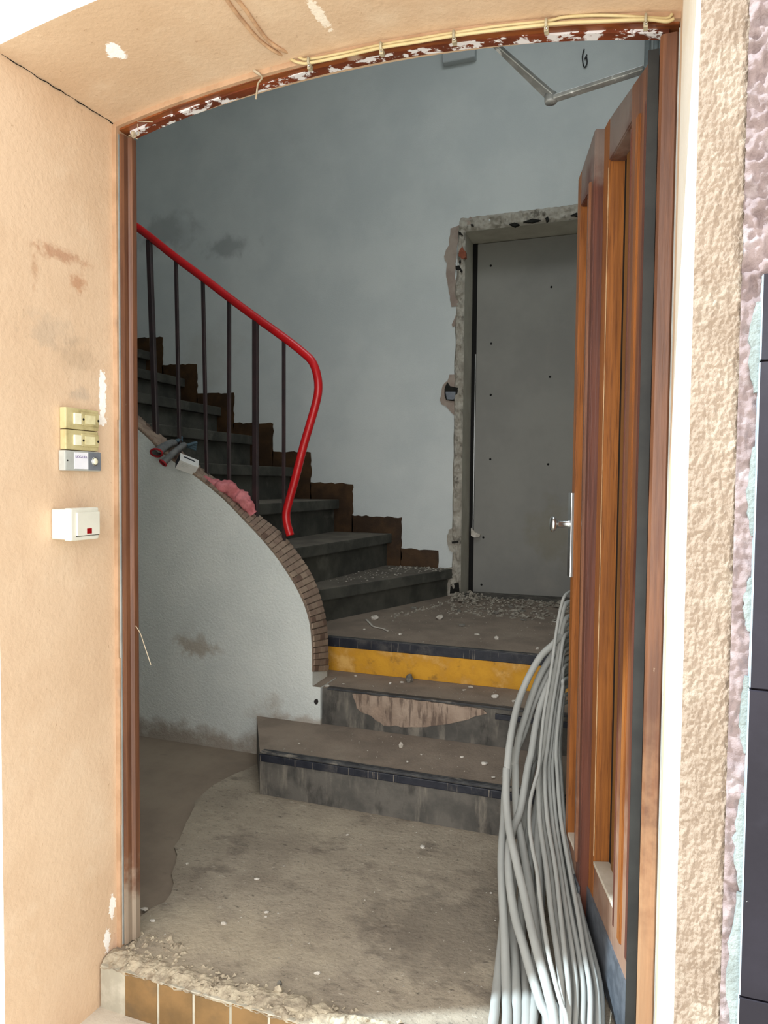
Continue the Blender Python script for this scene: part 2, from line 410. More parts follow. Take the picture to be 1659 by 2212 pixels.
# ------------------------------------------------------------------ the shell
XL, XR, XRO = -1.231, 0.059, 0.072
XLO = -1.255
YF, YB = -0.335, 0.07
SPR, RISE = 2.075, 0.062
GZ = -0.118
TOP = 4.5

bm = BM()
NA = 24
xs0 = [XL + (XR - XL) * i / NA for i in range(NA + 1)]
xs1 = [XLO + (XRO - XLO) * i / NA for i in range(NA + 1)]
def quad(bm, pts, mi=0):
    f = bm.faces.new([bm.verts.new(p) for p in pts]); f.material_index = mi
    return f
# exterior face 0 white render, 1 peach, 2 white reveal, 3 interior
for i in range(NA):
    a, b = xs1[i], xs1[i + 1]
    za, zb = arch(a, SPR, RISE, XLO, XRO), arch(b, SPR, RISE, XLO, XRO)
    quad(bm, [(a, YF, za), (b, YF, zb), (b, YF, TOP), (a, YF, TOP)], 0)
    c, d = xs0[i], xs0[i + 1]
    zc, zd = arch(c, SPR, RISE, XL, XR), arch(d, SPR, RISE, XL, XR)
    quad(bm, [(a, YF, za), (c, 0, zc), (d, 0, zd), (b, YF, zb)], 1)
    quad(bm, [(c, 0, zc), (c, YB, zc), (d, YB, zd), (d, 0, zd)], 1)
    quad(bm, [(c, YB, zc), (c, YB, TOP), (d, YB, TOP), (d, YB, zd)], 3)
quad(bm, [(-4.3, YF, GZ), (XLO, YF, GZ), (XLO, YF, TOP), (-4.3, YF, TOP)], 0)
quad(bm, [(XRO, YF, GZ), (2.2, YF, GZ), (2.2, YF, TOP), (XRO, YF, TOP)], 0)
quad(bm, [(XLO, YF, GZ), (XL, 0, GZ), (XL, 0, SPR), (XLO, YF, SPR)], 1)
quad(bm, [(XL, 0, GZ), (XL, YB, GZ), (XL, YB, SPR), (XL, 0, SPR)], 1)
quad(bm, [(XR, 0, GZ), (0.0605, -0.045, GZ), (0.0605, -0.045, SPR + 0.01), (XR, 0, SPR + 0.01)], 1)
quad(bm, [(0.0605, -0.045, GZ), (XRO, YF, GZ), (XRO, YF, SPR), (0.0605, -0.045, SPR + 0.01)], 2)
quad(bm, [(XR, 0, GZ), (XR, YB, GZ), (XR, YB, SPR), (XR, 0, SPR)], 3)
quad(bm, [(-4.3, YB, GZ), (-4.3, YB, TOP), (XL, YB, TOP), (XL, YB, GZ)], 3)
quad(bm, [(XR, YB, GZ), (XR, YB, TOP), (0.6, YB, TOP), (0.6, YB, GZ)], 3)
obj('wall_front', bm, [FACADE, PEACH, REVW, INW], kind='structure', label='thick entrance wall with peach rendered reveal and arched soffit')

bm = BM()
rd = random.Random(4)
pts = []
for k in range(26):
    t = k / 25
    pts.append((XLO + (XL - XLO) * t + 0.0012 + rd.uniform(0, 0.002), YF + 0.02 + (0.335 - 0.022) * t, SPR + 0.0005 - rd.uniform(-0.0005, 0.003)))
tube(bm, pts, [0.0006 + 0.0009 * rd.random() for _ in pts], 5)
wf = [o for o in COL.objects if o.name == 'wall_front'][0]
obj('crack', bm, GAP, wf)

# plaster lips beside the frame, left and top
bm = BM()
for z0, z1, dx in ((0.0, 0.32, 0.0), (0.32, 0.75, 0.001), (0.75, 1.35, -0.001), (1.35, 2.07, 0.0005)):
    box(bm, (XL - 0.002, -0.012, z0), (XL + 0.011 + dx, 0.03, z1))
for i in range(NA):
    c, d = xs0[i], xs0[i + 1]
    zc, zd = arch(c, SPR, RISE, XL, XR), arch(d, SPR, RISE, XL, XR)
    prism(bm, [(c, zc - 0.012), (d, zd - 0.012), (d, zd + 0.002), (c, zc + 0.002)], XZY, -0.010, 0.03)
obj('trim_1', bm, PEACHL, kind='structure', label='peach render lip along the left jamb and arch of the frame')

# beige band and mauve roughcast right of the opening
def bandf(u, v):
    x = 0.0715 + (0.1345 - 0.0715) * u; z = 0.25 + 1.95 * v
    n = noise.noise(Vector((x * 150, z * 75, 3.3))) * 0.6 + noise.noise(Vector((x * 300, z * 210, 9.1))) * 0.5
    e = min(u, 1 - u) * 8
    return (x, -0.340 - 0.0042 * n - 0.0012 * min(1, e), z)
bm = BM()
grid(bm, bandf, 40, 1000)
box(bm, (0.0715, -0.337, GZ), (0.1345, -0.33, 0.26)); box(bm, (0.0715, -0.340, 2.195), (0.1345, -0.33, 3.2))
obj('trim_2', bm, BAND, smooth=True, kind='structure', label='beige rough rendered band right of the doorway')

def roughf(u, v):
    x = 0.133 + 0.10 * u + 0.9 * u ** 4; z = 0.25 + 1.95 * v
    n = noise.noise(Vector((x * 60, z * 60, 1.3))) + 0.6 * noise.noise(Vector((x * 130, z * 120, 5.1)))
    k = (0.011 if z > 1.47 else 0.005) * min(1, (1 - v) * 12)
    return (x, -0.344 - k * (n + 0.35) * 1.25, z)
bm = BM()
grid(bm, roughf, 64, 560)
box(bm, (0.133, -0.338, GZ), (2.2, -0.33, 0.26)); box(bm, (0.133, -0.343, 2.19), (2.2, -0.33, 3.2)); box(bm, (1.12, -0.343, 0.26), (2.2, -0.33, 2.2))
obj('wall_right_outside', bm, PURPLE, smooth=True, kind='structure', label='mauve roughcast wall at the right edge')

# cladding tiles with bared adhesive along their left edge
cl = thing('wall_cladding', 'dark glossy cladding tiles fixed to the wall at the right edge', 'tiles', (0.40, -0.35, GZ))
zt = [1.492, 1.372, 0.915, 0.47, GZ]
for i in range(4):
    bm = BM()
    box(bm, (0.1575 - 0.0008 * i, -0.362, zt[i + 1] + 0.0012), (0.62, -0.340, zt[i] - 0.0012))
    bevel(bm, 0.0012, 1)
    for f in bm.faces:
        if f.normal.x < -0.6: f.material_index = 1
    obj('tile' if i == 0 else 'tile.%03d' % i, bm, [SLATE, SLATEE], cl)
rd = random.Random(5)
for i, (z0, z1, w) in enumerate(((1.33, 1.455, 0.014), (1.13, 1.255, 0.011), (0.995, 1.07, 0.011), (0.82, 0.93, 0.013), (0.62, 0.76, 0.014), (0.38, 0.615, 0.018))):
    n = 12
    L_ = [(0.158, z0 + (z1 - z0) * k / n) for k in range(n + 1)]
    Rr = [(0.158 - w * (0.35 + 0.65 * sin(pi * (k + 0.5) / (n + 1))) * rd.uniform(0.75, 1.1), z0 + (z1 - z0) * k / n) for k in range(n, -1, -1)]
    bm = BM()
    prism(bm, L_ + Rr, XZY, -0.3535, -0.335)
    obj('adhesive', bm, MORTAR, cl)

# back wall with the opening of the boarded doorway
OX0, OX1, OZ = -1.043, -0.12, 2.77
WB = 2.95
bm = BM()
quad(bm, [(-4.3, WB, 0), (OX0, WB, 0), (OX0, WB, TOP), (-4.3, WB, TOP)], 0)
quad(bm, [(OX0, WB, OZ), (OX1, WB, OZ), (OX1, WB, TOP), (OX0, WB, TOP)], 0)
quad(bm, [(OX1, WB, 0), (0.2, WB, 0), (0.2, WB, TOP), (OX1, WB, TOP)], 0)
quad(bm, [(OX0, WB, 0), (OX0, 3.3, 0), (OX0, 3.3, OZ), (OX0, WB, OZ)], 1)
quad(bm, [(OX1, WB, 0), (OX1, WB, OZ), (OX1, 3.3, OZ), (OX1, 3.3, 0)], 1)
quad(bm, [(OX0, WB, OZ), (OX0, 3.3, OZ), (OX1, 3.3, OZ), (OX1, WB, OZ)], 1)
quad(bm, [(OX0, WB, 0.478), (OX1, WB, 0.478), (OX1, 3.3, 0.478), (OX0, 3.3, 0.478)], 2)
quad(bm, [(OX0 - 0.05, 3.3, 0), (OX1 + 0.05, 3.3, 0), (OX1 + 0.05, 3.3, OZ + 0.05), (OX0 - 0.05, 3.3, OZ + 0.05)], 1)
obj('wall_back', bm, [INW, DFRAME, RISER], kind='structure', label='tall off-white plastered back wall of the stairwell')
bm = BM(); box(bm, (0.085, YB, 0), (0.25, 3.4, TOP)); obj('wall_right', bm, INW, kind='structure', label='plastered right wall behind the open door leaf')
bm = BM(); box(bm, (-4.45, YB, 0), (-4.3, 3.4, TOP)); obj('wall_left', bm, INW, kind='structure', label='plastered left wall of the stairwell')
bm = BM(); box(bm, (-4.45, YF, TOP), (2.2, 3.4, TOP + 0.15)); obj('ceiling', bm, CEIL, kind='structure', label='high stairwell ceiling')

# hall floor and pavement
bm = BM()
box(bm, (-4.3, -0.03, -0.1), (0.085, 3.3, -0.006))
fl = obj('floor', bm, FLOORB, kind='structure', label='dusty worn screed floor of the entrance hall')
bm = BM()
ed = [p[:2] for p in [(-1.497, 1.1273, 0.0), (-1.5288, 1.0439, 0.0), (-1.5465, 0.9083, 0.0), (-1.5403, 0.8048, 0.0), (-1.4967, 0.6912, 0.0), (-1.4431, 0.568, 0.0), (-1.3973, 0.4655, 0.0), (-1.3369, 0.3818, 0.0), (-1.3102, 0.324, 0.0), (-1.27, 0.2801, 0.0), (-1.2477, 0.2275, 0.0), (-1.2411, 0.1888, 0.0), (-1.2596, 0.1515, 0.0), (-1.2605, 0.1016, 0.0)]]
prism(bm, ragged([(-1.40, 1.30), (-1.45, 1.25)] + ed, 0.006, 0.04, 3, closed=False) + [(-1.23, -0.03), (0.084, -0.03), (0.084, 1.30)], XYZ, -0.0065, 0.0)
obj('screed_layer', bm, FLOOR, fl)
bm = BM()
box(bm, (-9, -12, GZ - 0.2), (9, -0.065, GZ))
obj('ground', bm, PAVE, kind='structure', label='pale pavement in front of the doorway')

# threshold: crumbled screed edge and its ochre riser tiles
th = thing('threshold', 'broken concrete threshold with ochre riser tiles', None, (-0.58, -0.05, GZ), kind='structure')
def crumf(u, v):
    x = XL + (XR - XL) * u
    y = -0.077 + 0.06 * v + 0.02 * (1 - v) * 0
    e = noise.noise(Vector((x * 9, 2.2, 0)))
    wid = 0.045 + 0.02 * e
    yy = -0.076 + (wid + 0.03) * v
    h = noise.noise(Vector((x * 45, yy * 45, 0.3))) * 0.006 + noise.noise(Vector((x * 120, yy * 120, 4.3))) * 0.004
    base = -0.012 + 0.016 * min(1, v * 2.5) if v < 0.7 else 0.004 - 0.012 * (v - 0.7) / 0.3
    return (x, yy, base + h * (1 if v < 0.85 else 0.3))
bm = BM()
grid(bm, crumf, 260, 16)
obj('crumbled_edge', bm, CRUMB, th)
bm = BM(); box(bm, (XL, -0.0725, GZ), (XR, -0.03, -0.008)); obj('riser_backing', bm, GROUT, th)
tx = [-1.0593, -0.9598, -0.8616, -0.76, -0.658]
tw = (tx[-1] - tx[0]) / 4
k = 0
x = tx[0] - tw
while x < XR - 0.01:
    bm = BM()
    box(bm, (max(XL + 0.01, x + 0.0035), -0.0745, GZ), (min(XR, x + tw - 0.0035), -0.06, -0.0095 - 0.002 * (k % 3)))
    bevel(bm, 0.002, 2)
    obj('tile', bm, TILEB, th)
    x += tw; k += 1

# ------------------------------------------------------------------ entrance frame
fr = thing('door_1', 'brown varnished arched door frame at the entrance', None, (-0.57, 0.035, 0), kind='structure')
def jamb(x0, x1, s, name='jamb'):
    bm = BM()
    if s > 0:
        pr = [(x0, 0.04), (x0, 0.002), (x0 + 0.003, -0.003), (x0 + 0.007, -0.003), (x0 + 0.010, 0.004), (x0 + 0.0105, 0.018), (x0 + 0.014, 0.020), (x1, 0.024), (x1, 0.04)]
    else:
        pr = [(x1, 0.07), (x1, 0.002), (x1 - 0.004, -0.002), (x0 + 0.005, -0.002), (x0, 0.004), (x0, 0.07)]
    prism(bm, pr, XYZ, 0.004, 2.05 if s > 0 else 2.045)
    return obj(name, bm, WOODF, fr)
jamb(-1.219, -1.2005, 1)
jamb(0.0245, 0.057, -1)
bm = BM(); box(bm, (0.0565, -0.0035, 0.004), (0.0605, 0.02, 2.05)); obj('caulk_line', bm, GREYC, fr)
bm = BM(); box(bm, (-1.2225, -0.006, 0.004), (-1.2185, 0.02, 2.05)); obj('caulk_line', bm, GREYC, fr)
def band(za, zb, ra, rb, y0, y1, xl, xr, m, name):
    bm = BM()
    n = 32
    for i in range(n):
        a = xl + (xr - xl) * i / n; b = xl + (xr - xl) * (i + 1) / n
        prism(bm, [(a, arch(a, za, ra, xl, xr)), (b, arch(b, za, ra, xl, xr)), (b, arch(b, zb, rb, xl, xr)), (a, arch(a, zb, rb, xl, xr))], XZY, y0, y1)
    bmesh.ops.remove_doubles(bm, verts=bm.verts, dist=1e-5)
    return obj(name, bm, m, fr)
band(2.060, 2.071, 0.064, 0.062, 0.0, 0.03, -1.219, 0.057, WOODH, 'arched_head')
band(2.055, 2.066, 0.068, 0.064, 0.016, 0.04, -1.200, 0.040, SMEAR, 'stop_bead')
# dusty cobweb in the upper left corner and a hanging thread
bm = BM()
for a, b in [((-1.1878, -0.004, 2.0423), (-1.1634, -0.002, 2.0307)), ((-1.16, -0.006, 2.0636), (-1.1577, -0.004, 2.0378)), ((-1.1577, -0.004, 2.0378), (-1.1768, -0.004, 2.034)), ((-1.1584, -0.008, 2.069), (-1.1156, -0.006, 2.0621))]:
    tube(bm, [a, b], 0.0012, 5)
rock(bm, (-1.177, -0.002, 2.0416), 0.008, 3, 0.9)
tag_web = obj('cobweb', bm, WEB, label='dusty grey cobweb in the upper left corner of the frame', cat='cobweb')
bm = BM()
tube(bm, crom([(-0.8355, -0.014, 2.128), (-0.8213, -0.014, 2.1173), (-0.8142, -0.014, 2.1079), (-0.8236, -0.014, 2.0973), (-0.8271, -0.014, 2.0816), (-0.8295, -0.014, 2.0636)], 5), [0.0035] * 6 + [0.0022] * 20, 6)
obj('dusty_thread', bm, WEB, label='dusty tangled thread hanging from the arch head', cat='thread')

# ------------------------------------------------------------------ lower entrance steps
es = thing('entrance_steps', 'three dusty concrete steps with black nosings, the top riser yellow', 'steps', (-0.6, 1.2, 0.0))
SX1 = 0.083
def step(name, poly, z0, z1, parent, ms, rad=0.004):
    bm = BM()
    prism(bm, poly, XYZ, z0, z1)
    for f in bm.faces:
        f.material_index = 1 if f.normal.z > 0.7 else 0
    return obj(name, bm, ms, parent)
Z1, Z2, Z3 = 0.165, 0.322, 0.478
step('step', [(-1.335, 0.907), (SX1, 0.907), (SX1, 1.29), (-1.246, 1.29), (-1.246, 1.2695), (-1.555, 1.2695)], 0.0, Z1, es, [RISER, TREAD])
step('step', [(-1.245, 1.283), (SX1, 1.283), (SX1, 1.57), (-1.52, 1.57), (-1.52, 1.4425), (-1.245, 1.4425)], 0.0, Z2, es, [RISER, TREAD])
step('landing', [(-1.75, 1.553), (SX1, 1.553), (SX1, 2.95), (-1.75, 2.95)], 0.0, Z3, es, [RISER, TREAD])
bm = BM(); box(bm, (-1.335, 0.899, Z1 - 0.034), (SX1, 0.909, Z1 - 0.006)); bevel(bm, 0.003); obj('nosing_strip', bm, NOSE, es)
bm = BM()
box(bm, (-1.33, 0.903, Z1 - 0.004), (SX1, 0.932, Z1 + 0.004)); bevel(bm, 0.0015, 1)
for k in range(2):
    box(bm, (-1.325, 0.908 + 0.011 * k, Z1 + 0.003), (SX1, 0.913 + 0.011 * k, Z1 + 0.006))
obj('nosing_tread', bm, NOSED, es)
bm = BM(); box(bm, (-1.22, 1.277, Z2 - 0.006), (SX1, 1.306, Z2 + 0.003)); bevel(bm, 0.0015, 1)
box(bm, (-1.15, 1.272, Z2 + 0.0), (SX1, 1.280, Z2 + 0.0045))
obj('nosing_tread', bm, NOSED, es)
bm = BM(); box(bm, (-0.50, 1.272, Z2 - 0.045), (SX1, 1.284, Z2 - 0.024)); bevel(bm, 0.002); obj('nosing_strip', bm, NOSE, es)
bm = BM(); prism(bm, ragged([(-1.1031, 0.3139), (-0.8225, 0.3158), (-0.5515, 0.3111), (-0.5328, 0.2966), (-0.5733, 0.2789), (-0.6291, 0.2553), (-0.7086, 0.2267), (-0.8212, 0.2013), (-0.9108, 0.1977), (-0.9614, 0.1953), (-0.9984, 0.2142), (-1.0233, 0.2288), (-1.0607, 0.24), (-1.0817, 0.2553)], 0.003, 0.02, 4), XZY, 1.2765, 1.286); obj('worn_patch', bm, PATCH, es)
bm = BM(); box(bm, (-1.36, 1.545, Z3 - 0.043), (SX1, 1.556, Z3 - 0.001)); bevel(bm, 0.003); obj('nosing_strip', bm, NOSE, es)
bm = BM(); box(bm, (-1.36, 1.548, Z3 - 0.003), (SX1, 1.572, Z3 + 0.003)); bevel(bm, 0.0015, 1); obj('nosing_tread', bm, NOSED, es)
def yel(u, v):
    x = -1.365 + (SX1 + 1.365) * u; z = Z2 + 0.001 + (Z3 - 0.044 - Z2) * v
    return (x, 1.551 - 0.002 * noise.noise(Vector((x * 9, z * 20, 0))) - 0.001, z)
bm = BM(); grid(bm, yel, 60, 8); obj('painted_riser', bm, YELLOW, es, smooth=True, label='riser painted worn yellow')

# ------------------------------------------------------------------ upper flight
uf = thing('staircase', 'dark stone flight of stairs climbing left along the back wall', 'stairs', (-2.4, 2.2, Z3))
NX = {4: (-1.085, -1.62), 5: (-1.505, -1.64), 6: (-1.883, -1.85), 7: (-2.22, -2.24), 8: (-2.53, -2.55), 9: (-2.80, -2.82), 10: (-3.105, -3.12), 11: (-3.41, -3.42), 12: (-3.72, -3.72), 13: (-4.03, -4.03), 14: (-4.22, -4.22)}
ZT = {3: Z3, 4: 0.655, 5: 0.866, 6: 1.083, 7: 1.297, 8: 1.517, 9: 1.725, 10: 1.94, 11: 2.15, 12: 2.365, 13: 2.58}
YI = 1.443
for k in range(4, 14):
    (xa, xb), (xc, xd) = NX[k], NX[k + 1]
    z0, z1 = ZT[k - 1], ZT[k]
    bm = BM()
    def ln(d, z):   # nosing line shifted d into the step
        return
    # riser body
    sx = 0.035
    prism(bm, [(xa - sx, WB), (xb - sx, YI), (xd - 0.06, YI), (xc - 0.06, WB)], XYZ, (z0 if k > 4 else 0.3) - 0.1, z1 - 0.055)
    nb = len(bm.faces)
    b2 = BM()
    prism(b2, [(xa, WB), (xb, YI), (xd - 0.06, YI), (xc - 0.06, WB)], XYZ, z1 - 0.062, z1)
    bevel(b2, 0.006, 2)
    tm = bpy.data.meshes.new('t'); b2.to_mesh(tm); b2.free(); bm.from_mesh(tm); bpy.data.meshes.remove(tm)
    bm.normal_update()
    for f in bm.faces:
        f.material_index = 1 if f.normal.z > 0.7 else 0
    obj('step', bm, [UTREAD, UDUST], uf)

# painted stepped skirting on the back wall
SK = [(-1.1845, 0.7639), (-1.4372, 0.9721), (-1.7845, 1.1895), (-2.0924, 1.4011), (-2.3837, 1.6047), (-2.6971, 1.8227), (-2.9995, 2.0416), (-3.2969, 2.2509), (-3.5757, 2.4724), (-3.8637, 2.6942)]
poly = []
rd = random.Random(8)
bm = BM()
for i in range(len(SK) - 1):
    (x, z), (nx, _) = SK[i], SK[i + 1]
    lo_ = ZT[3 + i] - 0.02
    top = ragged([(x, lo_), (x, z), (nx - 0.006, z + 0.008)], 0.005, 0.025, 8 + i, closed=False)
    prism(bm, top + [(nx - 0.006, lo_)], XZY, WB - 0.004, WB + 0.01)
obj('baseboard_back', bm, SKIRT, kind='structure', label='brown painted stepped skirting along the stairs')

# ------------------------------------------------------------------ white stair wall with its tiled coping
PO = [(-2.1843, 1.4409), (-2.1201, 1.393), (-2.0617, 1.3395), (-1.9615, 1.2738), (-1.8559, 1.2136), (-1.7477, 1.1402), (-1.6838, 1.0879), (-1.6346, 1.044), (-1.5365, 0.9555), (-1.4514, 0.8669), (-1.3802, 0.7734), (-1.3465, 0.7194), (-1.3206, 0.6673), (-1.2955, 0.5854), (-1.2862, 0.4765), (-1.2857, 0.3887)]
PI_ = [(-2.3198, 1.5149), (-2.2273, 1.4453), (-2.1176, 1.37), (-2.0179, 1.3005), (-1.9327, 1.2411), (-1.7885, 1.144), (-1.7019, 1.0827), (-1.6335, 1.0304), (-1.5312, 0.9629), (-1.4733, 0.9035), (-1.4146, 0.8341), (-1.3713, 0.771), (-1.3297, 0.6727), (-1.3027, 0.5612), (-1.2938, 0.4537), (-1.2923, 0.3497)]
def resamp(P, n):
    P = crom([(p[0], 0, p[1]) for p in P], 8)
    d = [0]
    for a, b in zip(P, P[1:]): d.append(d[-1] + (b - a).length)
    out = []; j = 0
    for i in range(n + 1):
        s = d[-1] * i / n
        while j < len(d) - 2 and d[j + 1] < s: j += 1
        t = (s - d[j]) / max(1e-9, d[j + 1] - d[j])
        out.append(P[j].lerp(P[j + 1], t))
    return out, d[-1]
NC = 60
CO, LC = resamp(PO, NC); CI, _ = resamp(PI_, NC)
YO, YN = 1.27, 1.44
ext = (CO[1] - CO[0]).normalized()
zl = CO[0].z + (CO[0].x + 4.3) * (-ext.z / ext.x) * 1.0
prof = [(-4.3, zl)] + [(p.x, p.z) for p in CO]
prof[-1] = (prof[-1][0], Z2 + 0.003)
bm = BM()
poly = prof + [(-1.2475, Z2 + 0.003), (-1.2475, -0.01), (-4.3, -0.01)]
polb = [(-4.3, zl)] + [(p.x, p.z) for p in CI]
polb[-1] = (polb[-1][0], Z2 + 0.003)
polb += [(-1.2475, Z2 + 0.003), (-1.2475, -0.01), (-4.3, -0.01)]
fa = [bm.verts.new((p[0], YO, p[1])) for p in poly]
fb = [bm.verts.new((p[0], YN, p[1])) for p in polb]
bm.faces.new(fa); bm.faces.new(fb[::-1])
for i in range(len(fa)):
    j = (i + 1) % len(fa)
    bm.faces.new((fa[i], fb[i], fb[j], fa[j]))
bmesh.ops.recalc_face_normals(bm, faces=bm.faces)
bm.normal_update()
for f in bm.faces:
    if f.normal.z > 0.9: f.material_index = 1
ws = obj('wall_stairs', bm, [STW, TREAD], kind='structure', label='white rough plastered curving stair wall left of the steps', base=(-2.4, 1.35, 0))
bm = BM()
ex = Vector((-4.3, 0, zl))
ro = [ex] + CO; ri = [ex] + CI
def nrm2(L_, i):
    a = L_[max(i - 1, 0)]; b = L_[min(i + 1, len(L_) - 1)]
    t = (b - a).normalized()
    return Vector((-t.z, 0, t.x)) if (-t.z) * 0 + t.x > 0 or -t.z > 0 else Vector((t.z, 0, -t.x))
vr = []
for i in range(len(ro)):
    n = nrm2(ro, i) * 0.006
    vr.append([bm.verts.new((p.x + n.x * h, y, p.z + n.z * h)) for p, y, h in ((ro[i], YO - 0.0005, -0.5), (ro[i], YO + 0.0005, 0.7), (ri[i], YN - 0.004, 1), (ri[i], YN, -2), )])
for a, b in zip(vr, vr[1:]):
    for k in range(3):
        bm.faces.new((a[k], b[k], b[k + 1], a[k + 1]))
bmesh.ops.recalc_face_normals(bm, faces=bm.faces)
obj('coping_bed', bm, COPM, ws)
# coping tiles: rows across the slope, three to a row
tile_mesh = []
for m in COPT:
    bm = BM(); box(bm, (-0.5, -0.5, -0.5), (0.5, 0.5, 0.5)); bmesh.ops.bevel(bm, geom=list(bm.edges), offset=0.04, segments=1, affect='EDGES')
    me = bpy.data.meshes.new('coping_tile'); bm.to_mesh(me); bm.free(); me.materials.append(m); tile_mesh.append(me)
rd = random.Random(11)
rows = 56
for r in range(rows):
    s = (r + 0.5) / rows
    f = s * NC; i = min(int(f), NC - 1); t = f - i
    po = CO[i].lerp(CO[i + 1], t); pi_ = CI[i].lerp(CI[i + 1], t)
    a = Vector((po.x, YO + 0.001, po.z)); b = Vector((pi_.x, YN - 0.004, pi_.z))
    tan = ((CO[i + 1] - CO[i]).normalized() + (CI[i + 1] - CI[i]).normalized()).normalized()
    across = (b - a)
    wid = across.length; ac = across.normalized()
    nn = tan.cross(ac).normalized()
    if nn.z < 0 and abs(nn.z) > 0.1 or (abs(nn.z) <= 0.1 and nn.x < 0): nn = -nn
    tan2 = ac.cross(nn).normalized()
    cuts = [0, 0.30, 0.64, 1.0] if r % 2 else [0, 0.42, 0.76, 1.0]
    for c0, c1 in zip(cuts, cuts[1:]):
        q = rd.random()
        me = tile_mesh[2 if q > 0.93 else (1 if q > 0.5 else 0)]
        o = bpy.data.objects.new('coping_tile', me)
        COL.objects.link(o)
        c = a + across * (c0 + c1) / 2 + nn * (0.0065 + rd.uniform(-0.0008, 0.0008)) - Vector(ws.location)
        R3 = Matrix((ac, tan2, nn)).transposed().to_4x4()
        S = Matrix.Diagonal((wid * (c1 - c0) - 0.003, LC / rows - 0.003, 0.006, 1))
        o.parent = ws
        o.matrix_local = Matrix.Translation(c) @ R3 @ S

# ------------------------------------------------------------------ railing
YR = 1.405
rl = thing('stair_railing', 'iron stair railing with dark balusters under a curved red handrail', 'railing', (-1.8, YR, 0.9))
ext_l = [(-2.7817, 1.405, 2.7411), (-2.5525, 1.405, 2.5851)]
hr = ext_l + [(-2.2915, 1.405, 2.4174), (-2.0691, 1.405, 2.2512), (-1.9081, 1.405, 2.1361), (-1.7673, 1.405, 2.0318), (-1.6444, 1.405, 1.9446), (-1.5017, 1.405, 1.8458), (-1.4047, 1.405, 1.773), (-1.3569, 1.405, 1.7269), (-1.333, 1.405, 1.6649), (-1.3281, 1.405, 1.6036), (-1.3401, 1.405, 1.5427), (-1.3667, 1.405, 1.4577), (-1.4002, 1.405, 1.3537), (-1.4366, 1.405, 1.2217), (-1.468, 1.405, 1.1175), (-1.4829, 1.405, 1.0588), (-1.4792, 1.405, 1.0108), (-1.462, 1.405, 0.957)]
bm = BM()
tube(bm, crom(hr, 6), 0.0185, 12)
obj('handrail', bm, REDM, rl, smooth=False, label='red plastic covered handrail curling down at its end')
BT = [((-2.1845, 1.405, 1.4132), (-2.2197, 1.405, 2.3485), 0.0155), ((-2.0505, 1.405, 1.317), (-2.0681, 1.405, 2.2468), 0.0095), ((-1.8993, 1.405, 1.2146), (-1.9206, 1.405, 2.1393), 0.0095), ((-1.7793, 1.405, 1.1187), (-1.7795, 1.405, 2.0369), 0.0095), ((-1.6402, 1.405, 1.0382), (-1.642, 1.405, 1.9372), 0.0155), ((-1.4951, 1.405, 0.8824), (-1.4987, 1.405, 1.8353), 0.0085)]
for b, t, w in BT:
    bm = BM()
    b = Vector(b); t = Vector(t)
    d = (t - b).normalized()
    s = Vector((1, 0, 0)); q = Vector((0, 1, 0))
    b0 = b - d * 0.03
    v = [bm.verts.new(p + s * w * i * 0.9 + q * w * j * 0.7) for p in (b0, t) for (i, j) in ((-1, -1), (1, -1), (1, 1), (-1, 1))]
    for fq in ((0, 1, 5, 4), (1, 2, 6, 5), (2, 3, 7, 6), (3, 0, 4, 7), (4, 5, 6, 7), (3, 2, 1, 0)):
        bm.faces.new([v[i] for i in fq])
    bevel(bm, w * 0.25, 1)
    obj('baluster', bm, IRON, rl)

# ------------------------------------------------------------------ boarded doorway in the back wall
d2 = thing('door_2', 'grey board closing the doorway at the back of the landing', None, (-0.58, 3.19, Z3), kind='structure')
bm = BM(); box(bm, (-1.012, 3.185, 0.474), (-0.13, 3.20, 2.765)); bevel(bm, 0.002, 1); obj('board', bm, BOARD, d2)
bm = BM(); box(bm, (OX0 + 0.001, 3.186, 0.478), (-1.010, 3.21, 2.769)); obj('dark_gap', bm, GAP, d2)
bm = BM(); box(bm, (-1.0175, 3.180, 0.9), (-1.0125, 3.19, 2.05)); obj('metal_edge', bm, CHROME, d2)
for p in [(-0.924, 3.184, 2.6173), (-0.534, 3.184, 2.4482), (-0.9131, 3.184, 2.1145), (-0.5321, 3.184, 1.8826), (-0.911, 3.184, 1.7804), (-0.9075, 3.184, 1.3594), (-0.5334, 3.184, 1.326), (-0.9458, 3.184, 0.842), (-0.9535, 3.184, 0.5269)]:
    bm = BM(); lathe(bm, (p[0], 3.186, p[2]), (0, -1, 0), [(0.0, 0), (0.0075, 0), (0.0075, 0.002), (0.004, 0.0026), (0.0, 0.002)], 10); obj('screw', bm, GAP, d2)
bm = BM(); prism(bm, [(-1.0247, 0.905), (-0.9962, 0.8751), (-0.9618, 0.8608), (-0.9678, 0.8453), (-0.9988, 0.8411), (-1.024, 0.8526)], XZY, 3.16, 3.186); obj('foam_scrap', bm, STONEM, d2)

